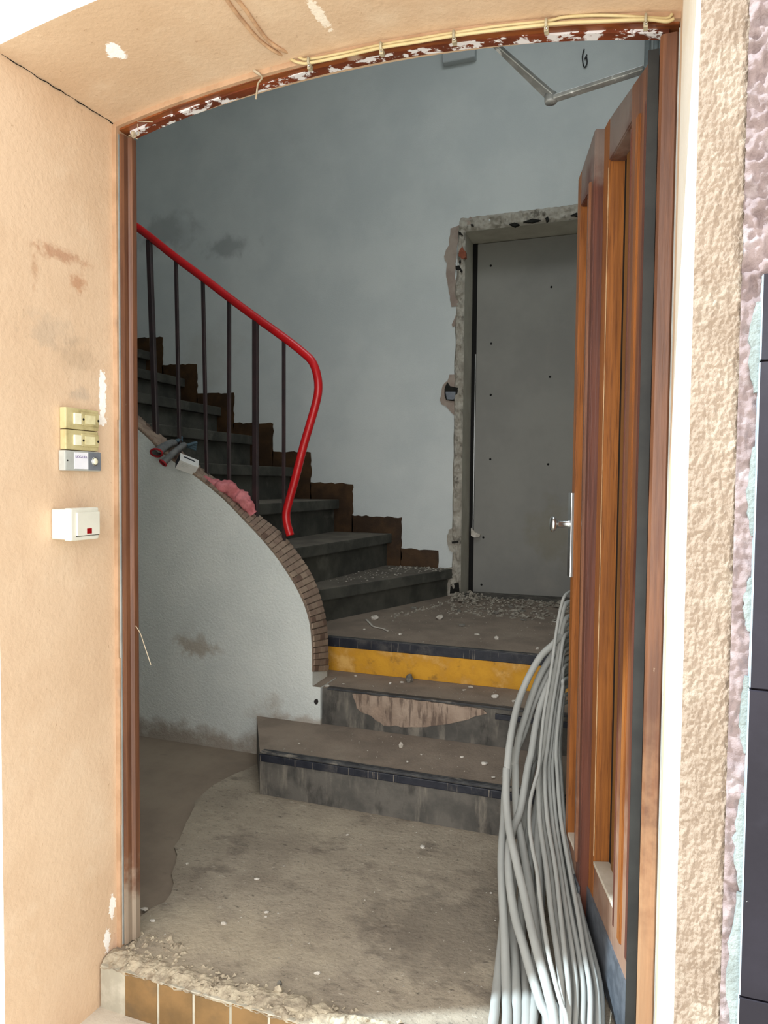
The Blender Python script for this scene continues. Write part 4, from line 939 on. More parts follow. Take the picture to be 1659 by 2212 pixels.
# ------------------------------------------------------------------ bundle of grey conduits
CB = [(0.0115, [(-0.039, 1.3075, 0.1663), (-0.1577, 1.2475, 0.6163), (-0.1913, 1.1529, 0.6669), (-0.2249, 1.0027, 0.6844), (-0.2544, 0.9839, 0.6545), (-0.289, 0.9569, 0.6196), (-0.321, 0.9165, 0.5609), (-0.345, 0.8721, 0.496), (-0.3544, 0.8178, 0.4411), (-0.3575, 0.7589, 0.3821), (-0.3552, 0.7021, 0.3267), (-0.3557, 0.689, 0.3147), (-0.3406, 0.6071, 0.2547), (-0.3158, 0.5245, 0.2106), (-0.2846, 0.4445, 0.1735), (-0.2535, 0.3652, 0.1429), (-0.2279, 0.292, 0.1204), (-0.2063, 0.2283, 0.1056), (-0.1799, 0.1601, 0.0883), (-0.1569, 0.098, 0.0743), (-0.1365, 0.0255, 0.0643), (-0.1105, -0.1629, 0.0343), (-0.078, -0.3984, -0.06), (-0.0471, -0.6222, -0.1075), (-0.0146, -0.8577, -0.1075)]), (0.0115, [(-0.04, 1.3582, 0.1334), (-0.1602, 1.2982, 0.5834), (-0.1946, 1.2034, 0.6353), (-0.2224, 1.0509, 0.6547), (-0.2577, 1.022, 0.6109), (-0.2936, 0.9787, 0.5478), (-0.3157, 0.9349, 0.4814), (-0.3291, 0.8791, 0.4249), (-0.3395, 0.8291, 0.376), (-0.3417, 0.7706, 0.3181), (-0.3378, 0.7558, 0.3026), (-0.3171, 0.6493, 0.2227), (-0.2892, 0.5677, 0.178), (-0.2619, 0.4863, 0.1401), (-0.2375, 0.4047, 0.1088), (-0.2157, 0.323, 0.0839), (-0.1998, 0.2573, 0.0688), (-0.1798, 0.1872, 0.0482), (-0.1675, 0.1305, 0.0356), (-0.1553, 0.0703, 0.0262), (-0.1362, -0.1198, 0.0115), (-0.1124, -0.3574, -0.06), (-0.0898, -0.5831, -0.1075), (-0.0659, -0.8207, -0.1075)]), (0.0115, [(-0.0404, 1.378, 0.1069), (-0.1609, 1.318, 0.5569), (-0.1956, 1.2232, 0.6097), (-0.2265, 1.0652, 0.631), (-0.2607, 1.026, 0.5727), (-0.29, 0.9821, 0.5041), (-0.3142, 0.9285, 0.444), (-0.3294, 0.8652, 0.3811), (-0.3486, 0.8121, 0.3333), (-0.3581, 0.7626, 0.2878), (-0.3616, 0.7093, 0.2439), (-0.3504, 0.629, 0.1979), (-0.3396, 0.5342, 0.1512), (-0.3238, 0.4487, 0.1151), (-0.301, 0.3493, 0.0802), (-0.2826, 0.2665, 0.0585), (-0.2671, 0.1922, 0.0375), (-0.2531, 0.1207, 0.0202), (-0.2387, 0.0407, 0.0254), (-0.2217, -0.1498, 0.0115), (-0.2004, -0.3879, -0.06), (-0.1802, -0.6141, -0.1075), (-0.159, -0.8522, -0.1075)]), (0.0115, [(-0.0397, 1.3402, 0.1), (-0.1577, 1.2802, 0.5147), (-0.1918, 1.1855, 0.5686), (-0.2208, 1.0106, 0.5969), (-0.2569, 0.9687, 0.5376), (-0.2811, 0.9152, 0.4681), (-0.2909, 0.8538, 0.4058), (-0.2942, 0.7948, 0.347), (-0.2997, 0.7536, 0.3089), (-0.3025, 0.6388, 0.2297), (-0.316, 0.5572, 0.1918), (-0.3094, 0.4721, 0.1547), (-0.2895, 0.3887, 0.1226), (-0.2632, 0.3085, 0.097), (-0.2363, 0.2467, 0.0815), (-0.2149, 0.196, 0.0674), (-0.1914, 0.1432, 0.0531), (-0.1715, 0.0984, 0.0439), (-0.1503, 0.0567, 0.0376), (-0.1068, -0.1249, 0.0115), (-0.0524, -0.3518, -0.06), (-0.0007, -0.5675, -0.1075), (0.0536, -0.7944, -0.1075)]), (0.0115, [(-0.041, 1.4058, 0.1), (-0.1607, 1.3458, 0.461), (-0.1959, 1.2508, 0.5168), (-0.2248, 1.0629, 0.5502), (-0.2655, 1.0005, 0.4615), (-0.2869, 0.9232, 0.3835), (-0.295, 0.8509, 0.3108), (-0.3067, 0.819, 0.2829), (-0.2969, 0.6536, 0.1711), (-0.2967, 0.5077, 0.1057), (-0.2913, 0.4195, 0.0734), (-0.277, 0.353, 0.0523), (-0.2617, 0.2871, 0.0356), (-0.244, 0.1954, 0.0268), (-0.2195, 0.0578, 0.018), (-0.2027, -0.1327, 0.0115), (-0.1816, -0.3709, -0.06), (-0.1617, -0.5971, -0.1075), (-0.1406, -0.8352, -0.1075)]), (0.0115, [(-0.0412, 1.4147, 0.1), (-0.1605, 1.3547, 0.4212), (-0.1958, 1.2598, 0.4782), (-0.2206, 1.0603, 0.5173), (-0.2574, 0.9906, 0.432), (-0.2819, 0.9123, 0.3552), (-0.3042, 0.8165, 0.2653), (-0.2917, 0.6658, 0.1663), (-0.2766, 0.5252, 0.1005), (-0.2598, 0.3874, 0.0513), (-0.2379, 0.2745, 0.0196), (-0.2211, 0.1985, 0.0163), (-0.1975, 0.0554, 0.0258), (-0.1819, -0.1353, 0.0115), (-0.1624, -0.3737, -0.06), (-0.1438, -0.6002, -0.1075), (-0.1243, -0.8386, -0.1075)]), (0.0115, [(-0.0412, 1.414, 0.1), (-0.16, 1.354, 0.4027), (-0.1954, 1.2591, 0.4602), (-0.2213, 1.0528, 0.5023), (-0.2497, 0.9817, 0.4189), (-0.2833, 0.9002, 0.343), (-0.3036, 0.7891, 0.2387), (-0.3213, 0.6553, 0.166), (-0.3258, 0.5441, 0.1148), (-0.3106, 0.4231, 0.0673), (-0.2964, 0.3029, 0.0327), (-0.286, 0.2061, 0.0236), (-0.2763, 0.1125, 0.02), (-0.2666, 0.0308, 0.0251), (-0.2553, -0.1605, 0.0115), (-0.2411, -0.3997, -0.06), (-0.2277, -0.6269, -0.1075), (-0.2135, -0.8661, -0.1075)]), (0.0115, [(-0.0406, 1.3878, 0.1), (-0.1612, 1.3278, 0.5398), (-0.196, 1.2329, 0.5932), (-0.2267, 1.0704, 0.6163), (-0.2523, 1.0394, 0.5703), (-0.269, 0.9971, 0.4955), (-0.2756, 0.9295, 0.4156), (-0.2751, 0.8602, 0.342), (-0.2517, 0.79, 0.2649), (-0.2518, 0.6854, 0.1999), (-0.2448, 0.5964, 0.1551), (-0.2299, 0.5106, 0.1173), (-0.2148, 0.4081, 0.0803), (-0.1987, 0.3066, 0.0529), (-0.1818, 0.2175, 0.0274), (-0.1682, 0.1612, 0.0138), (-0.1492, 0.0828, 0.0186), (-0.1266, -0.1065, 0.0115), (-0.0983, -0.3431, -0.06), (-0.0715, -0.5679, -0.1075), (-0.0432, -0.8045, -0.1075)]), (0.0115, [(-0.0416, 1.4372, 0.1), (-0.1628, 1.3772, 0.4679), (-0.1984, 1.2821, 0.5236), (-0.225, 1.1002, 0.5547), (-0.2498, 1.0375, 0.4526), (-0.2598, 0.941, 0.3483), (-0.2661, 0.837, 0.244), (-0.2703, 0.7125, 0.1666), (-0.2683, 0.6036, 0.1128), (-0.2446, 0.4851, 0.0624), (-0.2244, 0.3848, 0.0294), (-0.2061, 0.2704, 0.0152), (-0.1921, 0.1424, 0.0208), (-0.1861, 0.0594, 0.0259), (-0.1792, -0.1324, 0.0115), (-0.1705, -0.372, -0.06), (-0.1623, -0.5997, -0.1075), (-0.1537, -0.8394, -0.1075)]), (0.0092, [(-0.041, 1.4147, 0.2587), (-0.1663, 1.3547, 0.7087), (-0.2013, 1.2595, 0.7572), (-0.2314, 1.1329, 0.7652), (-0.2412, 1.1056, 0.6761), (-0.2458, 1.07, 0.5805), (-0.2482, 1.0182, 0.4752), (-0.2474, 0.9372, 0.3839), (-0.2296, 0.8187, 0.2568), (-0.2204, 0.699, 0.1812), (-0.2182, 0.5719, 0.1212), (-0.2149, 0.4466, 0.0741), (-0.1975, 0.3455, 0.0441), (-0.1721, 0.2415, 0.0137), (-0.1531, 0.1665, 0.014), (-0.1349, 0.0878, 0.0188), (-0.1133, -0.1017, 0.0092), (-0.0862, -0.3386, -0.06), (-0.0605, -0.5637, -0.1098), (-0.0335, -0.8006, -0.1098)]), (0.0055, [(-0.0382, 1.2716, 0.3242), (-0.1587, 1.2116, 0.7742), (-0.1915, 1.1171, 0.8197), (-0.2163, 1.0007, 0.8254), (-0.231, 0.9819, 0.7766), (-0.2412, 0.9565, 0.6989), (-0.2465, 0.9299, 0.6296), (-0.2538, 0.8838, 0.5442), (-0.2603, 0.8208, 0.4671), (-0.2596, 0.7518, 0.3976), (-0.2583, 0.69, 0.3393), (-0.2648, 0.6519, 0.3074), (-0.2692, 0.5944, 0.2752), (-0.2616, 0.5277, 0.242), (-0.244, 0.4611, 0.2114), (-0.2226, 0.3959, 0.1852), (-0.2055, 0.3228, 0.1611), (-0.1853, 0.2407, 0.1398), (-0.165, 0.1608, 0.1242), (-0.142, 0.0926, 0.108), (-0.123, 0.0384, 0.0993), (-0.1083, -0.0056, 0.0949), (-0.0779, -0.1927, 0.0649), (-0.0399, -0.4265, -0.06), (-0.0037, -0.6486, -0.1135), (0.0343, -0.8824, -0.1135)]), (0.007425, [(-0.039, 1.3095, 0.2233), (-0.159, 1.2495, 0.6733), (-0.1925, 1.1549, 0.7222), (-0.2184, 1.0189, 0.7348), (-0.2354, 0.9737, 0.6157), (-0.2517, 0.8774, 0.4667), (-0.2549, 0.7837, 0.3718), (-0.2606, 0.7227, 0.3156), (-0.2418, 0.5946, 0.2318), (-0.2053, 0.4545, 0.1676), (-0.1761, 0.3211, 0.1236), (-0.149, 0.2077, 0.098), (-0.1307, 0.1226, 0.0772), (-0.1205, 0.0312, 0.0644), (-0.1099, -0.1602, 0.0344), (-0.0965, -0.3995, -0.06), (-0.0839, -0.6268, -0.1116), (-0.0706, -0.866, -0.1116)]), (0.0061600000000000005, [(-0.0396, 1.3394, 0.1885), (-0.1602, 1.2794, 0.6385), (-0.1942, 1.1847, 0.6886), (-0.2206, 1.0427, 0.7035), (-0.2355, 0.9994, 0.5965), (-0.2504, 0.9092, 0.4573), (-0.2532, 0.8157, 0.3607), (-0.2558, 0.7557, 0.3036), (-0.2338, 0.6287, 0.2178), (-0.196, 0.4889, 0.1515), (-0.1673, 0.3552, 0.1056), (-0.1429, 0.2409, 0.0782), (-0.1256, 0.1553, 0.0561), (-0.1171, 0.0633, 0.0417), (-0.1083, -0.1283, 0.0117), (-0.0972, -0.3678, -0.06), (-0.0867, -0.5953, -0.1128), (-0.0757, -0.8348, -0.1128)]), (0.0061600000000000005, [(-0.0388, 1.2972, 0.1685), (-0.1571, 1.2372, 0.6185), (-0.1905, 1.1426, 0.669), (-0.2166, 0.9951, 0.6866), (-0.2281, 0.9542, 0.5948), (-0.2402, 0.8709, 0.47), (-0.2431, 0.7775, 0.3756), (-0.2429, 0.7185, 0.3198), (-0.2196, 0.5921, 0.2367), (-0.1811, 0.4527, 0.1732), (-0.1536, 0.3187, 0.1298), (-0.1321, 0.2034, 0.1047), (-0.1155, 0.1176, 0.0845), (-0.1078, 0.0254, 0.0722), (-0.0998, -0.1663, 0.0422), (-0.0898, -0.4059, -0.06), (-0.0803, -0.6335, -0.1128), (-0.0703, -0.873, -0.1128)]), (0.007425, [(-0.04, 1.358, 0.1262), (-0.1601, 1.298, 0.5762), (-0.1944, 1.2032, 0.6283), (-0.2215, 1.0495, 0.6483), (-0.2311, 1.0103, 0.5677), (-0.2419, 0.9332, 0.451), (-0.2445, 0.8397, 0.3534), (-0.2457, 0.7802, 0.2956), (-0.2213, 0.6539, 0.2085), (-0.1856, 0.5134, 0.1409), (-0.1563, 0.3799, 0.0937), (-0.1279, 0.2669, 0.0652), (-0.1119, 0.1808, 0.042), (-0.1056, 0.0879, 0.0267), (-0.0991, -0.1039, 0.0074), (-0.091, -0.3436, -0.06), (-0.0833, -0.5713, -0.1116), (-0.0752, -0.8111, -0.1116)]), (0.0061600000000000005, [(-0.0392, 1.3157, 0.1069), (-0.157, 1.2557, 0.5569), (-0.1908, 1.1611, 0.6094), (-0.2173, 1.0001, 0.6327), (-0.2245, 0.9648, 0.5664), (-0.2334, 0.8943, 0.4637), (-0.2357, 0.801, 0.3682), (-0.2339, 0.7426, 0.3119), (-0.2082, 0.6169, 0.2274), (-0.1718, 0.4767, 0.1625), (-0.1413, 0.3438, 0.1179), (-0.1162, 0.2297, 0.0917), (-0.1011, 0.1434, 0.0705), (-0.0959, 0.0502, 0.0571), (-0.0906, -0.1417, 0.0271), (-0.0839, -0.3815, -0.06), (-0.0775, -0.6093, -0.1128), (-0.0708, -0.8491, -0.1128)]), (0.0061600000000000005, [(-0.0404, 1.3765, 0.1), (-0.1599, 1.3165, 0.513), (-0.1946, 1.2216, 0.5671), (-0.2212, 1.0502, 0.5943), (-0.2278, 1.0208, 0.5386), (-0.2364, 0.9561, 0.4448), (-0.2378, 0.863, 0.3461), (-0.2325, 0.8057, 0.2876), (-0.2064, 0.68, 0.1993), (-0.168, 0.5404, 0.1303), (-0.1355, 0.4079, 0.0818), (-0.1126, 0.293, 0.0522), (-0.0965, 0.2068, 0.028), (-0.0913, 0.1136, 0.0116), (-0.086, -0.0783, 0.0062), (-0.0793, -0.3181, -0.06), (-0.0729, -0.5459, -0.1128), (-0.0662, -0.7857, -0.1128)]), (0.007425, [(-0.0394, 1.324, 0.1), (-0.1563, 1.264, 0.497), (-0.1903, 1.1694, 0.5514), (-0.2158, 0.9879, 0.5829), (-0.2212, 0.9649, 0.5406), (-0.2284, 0.9065, 0.4606), (-0.2291, 0.8138, 0.3646), (-0.2251, 0.7561, 0.3079), (-0.2001, 0.6302, 0.2228), (-0.1655, 0.4893, 0.1572), (-0.1321, 0.3574, 0.112), (-0.1032, 0.2447, 0.0852), (-0.0867, 0.1588, 0.0635), (-0.0814, 0.0656, 0.0497), (-0.0759, -0.1262, 0.0197), (-0.0691, -0.3661, -0.06), (-0.0627, -0.5939, -0.1116), (-0.0559, -0.8337, -0.1116)]), (0.0061600000000000005, [(-0.0406, 1.3846, 0.1), (-0.1592, 1.3246, 0.4518), (-0.1941, 1.2298, 0.5077), (-0.2197, 1.0379, 0.5435), (-0.2237, 1.0212, 0.5122), (-0.2297, 0.969, 0.4417), (-0.2304, 0.876, 0.3424), (-0.2236, 0.8193, 0.2837), (-0.1984, 0.6933, 0.1947), (-0.1618, 0.5529, 0.125), (-0.1274, 0.4212, 0.0759), (-0.1004, 0.3076, 0.0457), (-0.0828, 0.222, 0.0211), (-0.0764, 0.1085, 0.0194), (-0.071, -0.0833, 0.0062), (-0.0642, -0.3232, -0.06), (-0.0578, -0.551, -0.1128), (-0.0511, -0.7908, -0.1128)]), (0.0061600000000000005, [(-0.039, 1.3016, 0.1), (-0.154, 1.2416, 0.4525), (-0.1877, 1.1472, 0.5081), (-0.212, 0.9479, 0.5476), (-0.2143, 0.9362, 0.5262), (-0.2185, 0.8891, 0.467), (-0.2182, 0.7967, 0.3721), (-0.2081, 0.7413, 0.3161), (-0.1834, 0.6153, 0.2323), (-0.1465, 0.4753, 0.1681), (-0.1132, 0.3434, 0.1242), (-0.0897, 0.2288, 0.0985), (-0.0714, 0.1436, 0.0778), (-0.0655, 0.0507, 0.065), (-0.0594, -0.1411, 0.035), (-0.0518, -0.3809, -0.06), (-0.0446, -0.6086, -0.1128), (-0.037, -0.8484, -0.1128)]), (0.007425, [(-0.0402, 1.3622, 0.1), (-0.1569, 1.3022, 0.4063), (-0.1915, 1.2076, 0.4635), (-0.2159, 0.9978, 0.5076), (-0.2174, 0.9922, 0.4974), (-0.2211, 0.9511, 0.4481), (-0.2204, 0.8587, 0.3499), (-0.2116, 0.8027, 0.2919), (-0.1873, 0.6764, 0.2042), (-0.1529, 0.5353, 0.1358), (-0.1172, 0.404, 0.088), (-0.0865, 0.2919, 0.059), (-0.0671, 0.2069, 0.0354), (-0.0609, 0.114, 0.0195), (-0.0545, -0.0778, 0.0074), (-0.0465, -0.3175, -0.06), (-0.0389, -0.5453, -0.1116), (-0.0309, -0.785, -0.1116)]), (0.0061600000000000005, [(-0.0394, 1.3201, 0.1), (-0.1539, 1.2601, 0.3894), (-0.1879, 1.1656, 0.447), (-0.2108, 0.9453, 0.4965), (-0.2115, 0.9462, 0.4978), (-0.2144, 0.9115, 0.4608), (-0.2129, 0.8195, 0.3648), (-0.2011, 0.7646, 0.3081), (-0.177, 0.6384, 0.223), (-0.1418, 0.4978, 0.1574), (-0.1058, 0.3667, 0.1122), (-0.0783, 0.2535, 0.0855), (-0.0579, 0.169, 0.0638), (-0.0512, 0.0763, 0.05), (-0.0443, -0.1155, 0.02), (-0.0356, -0.3551, -0.06), (-0.0274, -0.5828, -0.1128), (-0.0188, -0.8225, -0.1128)]), (0.0061600000000000005, [(-0.04, 1.3499, 0.1), (-0.155, 1.2899, 0.3512), (-0.1895, 1.1953, 0.41), (-0.2114, 0.9579, 0.4668), (-0.2117, 0.9683, 0.4784), (-0.2141, 0.9431, 0.4513), (-0.2121, 0.8512, 0.3537), (-0.2016, 0.7958, 0.296), (-0.1781, 0.6693, 0.2089), (-0.1458, 0.5275, 0.1413), (-0.1065, 0.3975, 0.0942), (-0.072, 0.2867, 0.0657), (-0.0501, 0.2026, 0.0426), (-0.0428, 0.1102, 0.0273), (-0.0352, -0.0815, 0.0062), (-0.0258, -0.3211, -0.06), (-0.0168, -0.5488, -0.1128), (-0.0074, -0.7884, -0.1128)])]
CBL = ['thick grey cable, outermost in the curve, crossing over the bundle', 'thick grey cable just inside the outermost curve', 'thick grey cable along the left edge of the bundle down to the pavement', 'thick grey cable slanting right across the front near the threshold', 'thick grey cable beside the left edge, half hidden', 'thick grey cable in the middle of the left group at the bottom', 'thick grey cable leftmost at the bottom of the picture', 'thick grey cable left of the thin ones in the middle', 'thick grey cable deep in the middle of the bundle', 'medium grey cable between the thick and the thin ones', 'thin grey cable reaching highest beside the door, swinging left in front']
TH = ['leftmost', 'second from the left', 'third from the left', 'fourth from the left', 'fifth from the left', 'sixth from the left', 'sixth from the right', 'fifth from the right', 'fourth from the right', 'third from the right', 'second from the right', 'rightmost']
for i, (r, P) in enumerate(CB):
    bm = BM()
    tube(bm, crom(P, 6), r, 10)
    obj('electric_cable', bm, CABLE, label=CBL[i] if i < len(CBL) else 'thin grey cable, %s of the thin ones fanning out at the bottom' % TH[i - len(CBL)], cat='cable', group='bundle of grey cables beside the door')

# ------------------------------------------------------------------ things left on the stair wall
# gloves
def glove(name, lab, path, fingers, r):
    t = thing(name, lab, 'glove', path[0], 'work gloves on the stair wall')
    bm = BM()
    P = crom(path, 5)
    n = len(P)
    tube(bm, P, [r * (1.0 - 0.12 * sin(pi * i / n) + 0.08 * noise.noise(Vector((i * 0.7, r * 99, 1)))) for i in range(n)], 14, caps=False, flat=0.62)
    obj('back_of_hand', bm, GLOVE, t)
    for f_ in fingers:
        bm = BM(); tube(bm, crom(f_, 4), 0.0095, 8, flat=0.8); obj('finger', bm, GLOVET, t)
    d = (P[0] - P[1]).normalized()
    up = Vector((0, 0, 1)); nr = (up - d * d.dot(up)).normalized(); bn = d.cross(nr)
    ring = [P[0] + r * (nr * 0.62 * cos(2 * pi * k / 20) + bn * sin(2 * pi * k / 20)) for k in range(21)]
    bm = BM(); tube(bm, ring, 0.0048, 6, caps=False); obj('cuff', bm, REDT, t, label='red trimmed cuff')
G = [(-2.0529, 1.235, 1.3252), (-2.0561, 1.3, 1.3579), (-2.0738, 1.38, 1.3774), (-2.0106, 1.225, 1.2788), (-1.9838, 1.27, 1.3263), (-2.0028, 1.36, 1.3605)]
def fing(b, dx, dz, l):
    return [b, (b[0] + dx * l * 0.5, b[1] + l * 0.6, b[2] + dz * l * 0.5 + 0.004), (b[0] + dx * l, b[1] + l * 0.9, b[2] + dz * l)]
glove('work_glove', 'grey work glove with red cuff, the left one of the pair on the stair wall', G[0:3], [fing((G[2][0] + 0.012 * k, G[2][1], G[2][2] + 0.004), 0.5 - 0.3 * k, 0.3 + 0.1 * k, 0.05) for k in range(-1, 3)], 0.031)
glove('work_glove', 'grey work glove with red cuff hanging down beside the carton', G[3:6], [fing((G[5][0] + 0.012 * k, G[5][1], G[5][2] + 0.002), 0.8 - 0.2 * k, -0.1 + 0.2 * k, 0.055) for k in range(-1, 3)], 0.028)

# small carton standing tilted on the coping
cbx = thing('carton', 'small white and black carton tilted on the stair wall behind the gloves', 'box', (-1.9365, 1.33, 1.2477))
CC = Vector((-1.9061, 1.258, 1.2735))
ax = Vector((0.62, 0.70, -0.35)).normalized(); ay = Vector((-0.42, 0.68, 0.60)); ay = (ay - ax * ax.dot(ay)).normalized(); az = ax.cross(ay); 
if az.z < 0: az = -az
def cf(x, y, z): return CC + ax * x + ay * y + az * z
bm = BM(); box(bm, (-0.044, -0.027, -0.026), (0.044, 0.027, 0.026), f=cf); bevel(bm, 0.001, 1)
bm.normal_update()
for f in bm.faces:
    f.material_index = 1 if abs(f.normal.dot(ax)) > 0.8 or f.normal.dot(ay) > 0.8 else 0
obj('sleeve', bm, [BOXW, BOXB], cbx)
bm = BM(); prism(bm, [(-0.028, 0.004), (-0.012, 0.008), (0.0, 0.004), (0.014, 0.006), (0.028, 0.0), (0.026, -0.006), (0.006, -0.004), (-0.008, -0.003), (-0.026, -0.002)], lambda p, t: cf(p[0], p[1] + 0.006, t), 0.0258, 0.0268); obj('hang_slot', bm, BOXB, cbx)
bm = BM()
for k in range(3):
    box(bm, (-0.030, -0.0278, 0.014 - 0.008 * k), (0.014 - 0.012 * k, -0.0268, 0.0155 - 0.008 * k), f=cf)
obj('print_lines', bm, BELLG, cbx)

# pink rag wound round the balusters
RG = [(-1.8845, 1.36, 1.1971), (-1.8308, 1.335, 1.1847), (-1.7755, 1.325, 1.1727), (-1.7311, 1.335, 1.1648), (-1.7011, 1.345, 1.1399), (-1.6676, 1.345, 1.1091), (-1.642, 1.35, 1.0781), (-1.6264, 1.36, 1.053)]
bm = BM()
P = crom(RG, 10)
n = len(P)
RR = [(0.018 + 0.02 * sin(min(1, i / n * 1.15) * pi)) * (1 - 0.28 * math.exp(-((i / n - 0.52) / 0.07) ** 2)) for i in range(n)]
tube(bm, P, RR, 26)
for v in bm.verts:
    k = 0.011 * noise.noise(v.co * 22) + 0.007 * noise.noise(v.co * 55 + Vector((3, 1, 7)))
    c = min(P, key=lambda q: (q - v.co).length)
    v.co += (v.co - c).normalized() * k * 1.7
    v.co.z -= 0.0
obj('pink_rag', bm, PINK, smooth=True, label='crumpled pink rag draped along the stair wall around the balusters', cat='rag')

# ------------------------------------------------------------------ rubble
def chunk(lab, p, s, seed, m=STONEM, flat=0.6, name='plaster_chunk', cat='chunk', grp=None):
    bm = BM(); rock(bm, p, s, seed, flat, sub=2 if s > 0.012 else 1)
    return obj(name, bm, m, label=lab, cat=cat, group=grp)
L3 = [(-1.2837, 2.0273, 0.478), (-0.9668, 2.1708, 0.478), (-0.7163, 2.432, 0.478), (-0.59, 2.5761, 0.478), (-0.5012, 2.4906, 0.478), (-0.5443, 2.3023, 0.478), (-0.5925, 1.7927, 0.478), (-1.0366, 1.7106, 0.478), (-1.2361, 1.755, 0.478), (-0.9183, 2.4096, 0.478), (-0.6713, 2.6552, 0.478), (-0.3873, 2.3126, 0.478), (-0.3889, 1.6577, 0.478), (-1.1801, 2.3957, 0.478), (-0.7, 1.8574, 0.478), (-0.8115, 2.0241, 0.478)]
LB3 = ['pale angular plaster chunk against the dark riser, left end of the landing', 'round pinkish stone alone in the middle of the landing', 'dark lump of mortar near the right of the landing', 'dark flat fragment in front of the boarded doorway, right side', 'small pale stone far right in front of the doorway', 'flat dark flake beside the cable top', 'rounded pale stone right of centre near the black nosing', 'tiny pale crumb just behind the black nosing, left', 'tiny pale crumb at the left end of the landing', 'grey chunk in the rubble in the middle before the doorway', 'grey chunk at the foot of the board', 'flat pale flake beside the cables on the landing', 'pale crumb at the right end of the black nosing', 'grey chunk at the foot of the dark riser', 'flat pale flake in the middle of the landing', 'small dark clod in the middle of the landing']
S3 = [.021, .021, .017, .019, .010, .018, .015, .011, .007, .014, .016, .014, .010, .016, .013, .013]
for i, (p, l, s) in enumerate(zip(L3, LB3, S3)):
    chunk(l, p, s, 20 + i, STONEG if i in (2, 3, 5, 9, 10, 13, 15) else STONEM, 0.62 if i not in (3, 5, 11, 14) else 0.25, grp='chunks lying on the landing')
L2 = [(-0.9253, 1.5047, 0.322), (-0.9491, 1.472, 0.322), (-1.1769, 1.4946, 0.322), (-1.2348, 1.307, 0.322), (-1.179, 1.359, 0.322), (-0.6503, 1.5131, 0.322), (-0.6689, 1.462, 0.322), (-0.5242, 1.4068, 0.322), (-0.4447, 1.3718, 0.322), (-0.9895, 1.4332, 0.322)]
LB2 = ['grey mortar lump standing against the yellow riser', 'small white crumb beside the grey mortar lump', 'small pinkish crumb left under the yellow riser', 'flat white chip at the left end of the middle step', 'narrow white chip near the left end of the middle step', 'pale ragged flake right of the middle on the middle step', 'small flake in front of the pale ragged flake', 'square pale chip near the right end of the middle step', 'pale chip beside the cables on the middle step', 'small pink crumb left of the grey mortar lump']
S2 = [.024, .008, .008, .013, .010, .014, .010, .013, .010, .010]
for i, (p, l, s) in enumerate(zip(L2, LB2, S2)):
    chunk(l, p, s, 60 + i, STONEG if i == 0 else STONEM, 0.8 if i == 0 else (0.25 if i in (3, 4, 5, 6) else 0.6), grp='chunks lying on the middle step')
L1 = [(-0.8426, 1.1393, 0.169), (-0.596, 1.1279, 0.169), (-0.5023, 1.0926, 0.169), (-0.7478, 1.0994, 0.169), (-1.2321, 1.0378, 0.169), (-0.4477, 0.9771, 0.169), (-0.7729, 1.0035, 0.169)]
LB1 = ['white upright chip in the middle of the lowest step', 'round white crumb right of the middle on the lowest step', 'flat white flake near the cables on the lowest step', 'tiny flake beside the white upright chip', 'tiny white crumb left on the lowest step', 'small chip on the nosing of the lowest step beside the cables', 'tiny crumb on the black nosing of the lowest step']
S1 = [.012, .009, .013, .006, .006, .008, .006]
for i, (p, l, s) in enumerate(zip(L1, LB1, S1)):
    chunk(l, (p[0], p[1], Z1 + (0.004 if i in (5, 6) else 0)), s, 90 + i, STONEM, 1.1 if i == 0 else 0.4, grp='chunks lying on the lowest step')
L0 = [(-0.6364, 0.741, 0.0), (-0.8991, 0.7309, 0.0), (-1.0504, 0.3857, 0.0), (-0.9431, 0.2485, 0.0), (-0.935, 0.2313, 0.0), (-1.2994, 0.3871, 0.0), (-1.2663, 0.1421, 0.0), (-1.2138, 0.108, 0.0), (-1.0256, 0.1648, 0.0), (-0.7064, 0.0737, 0.0), (-0.374, 0.5602, 0.0)]
LB0 = ['pale folded flake on the floor in front of the lowest step', 'white crumb on the floor in front of the lowest step', 'white crumb on the floor left of the middle', 'yellowish crumb on the floor, larger of two together', 'white crumb on the floor, smaller of two together', 'pale crumb at the far left of the floor', 'broken white bit at the foot of the left jamb', 'second white bit near the foot of the left jamb', 'flat pale chip on the floor near the threshold', 'white three-cornered chip behind the crumbled threshold', 'tiny crumb beside the cables on the floor']
S0 = [.011, .006, .008, .009, .006, .007, .012, .008, .009, .009, .005]
for i, (p, l, s) in enumerate(zip(L0, LB0, S0)):
    chunk(l, p, s, 120 + i, STONEM, 0.4, grp='crumbs on the hall floor')
# stones in the crumbled threshold
LT = [(-0.7744, 0.0086, 0.004), (-0.7638, -0.0138, 0.004), (-0.7086, -0.0347, 0.004), (-0.6926, -0.0195, 0.004), (-1.1753, -0.026, 0.004), (-0.6417, -0.0285, 0.004)]
LBT = ['small round grey pebble standing on the broken threshold', 'pale rounded stone just in front of the grey pebble', 'large flat pale slab of the broken threshold', 'pale lump behind the flat slab in the threshold', 'pale lump at the foot of the left jamb', 'pale flake right of the flat slab']
for i, (p, l, s) in enumerate(zip(LT, LBT, [.009, .012, .03, .016, .012, .018])):
    chunk(l, (p[0], p[1], -0.002), s, 140 + i, STONEG if i == 0 else CRUMB, 0.9 if i < 2 else 0.35, grp='stones of the broken threshold')
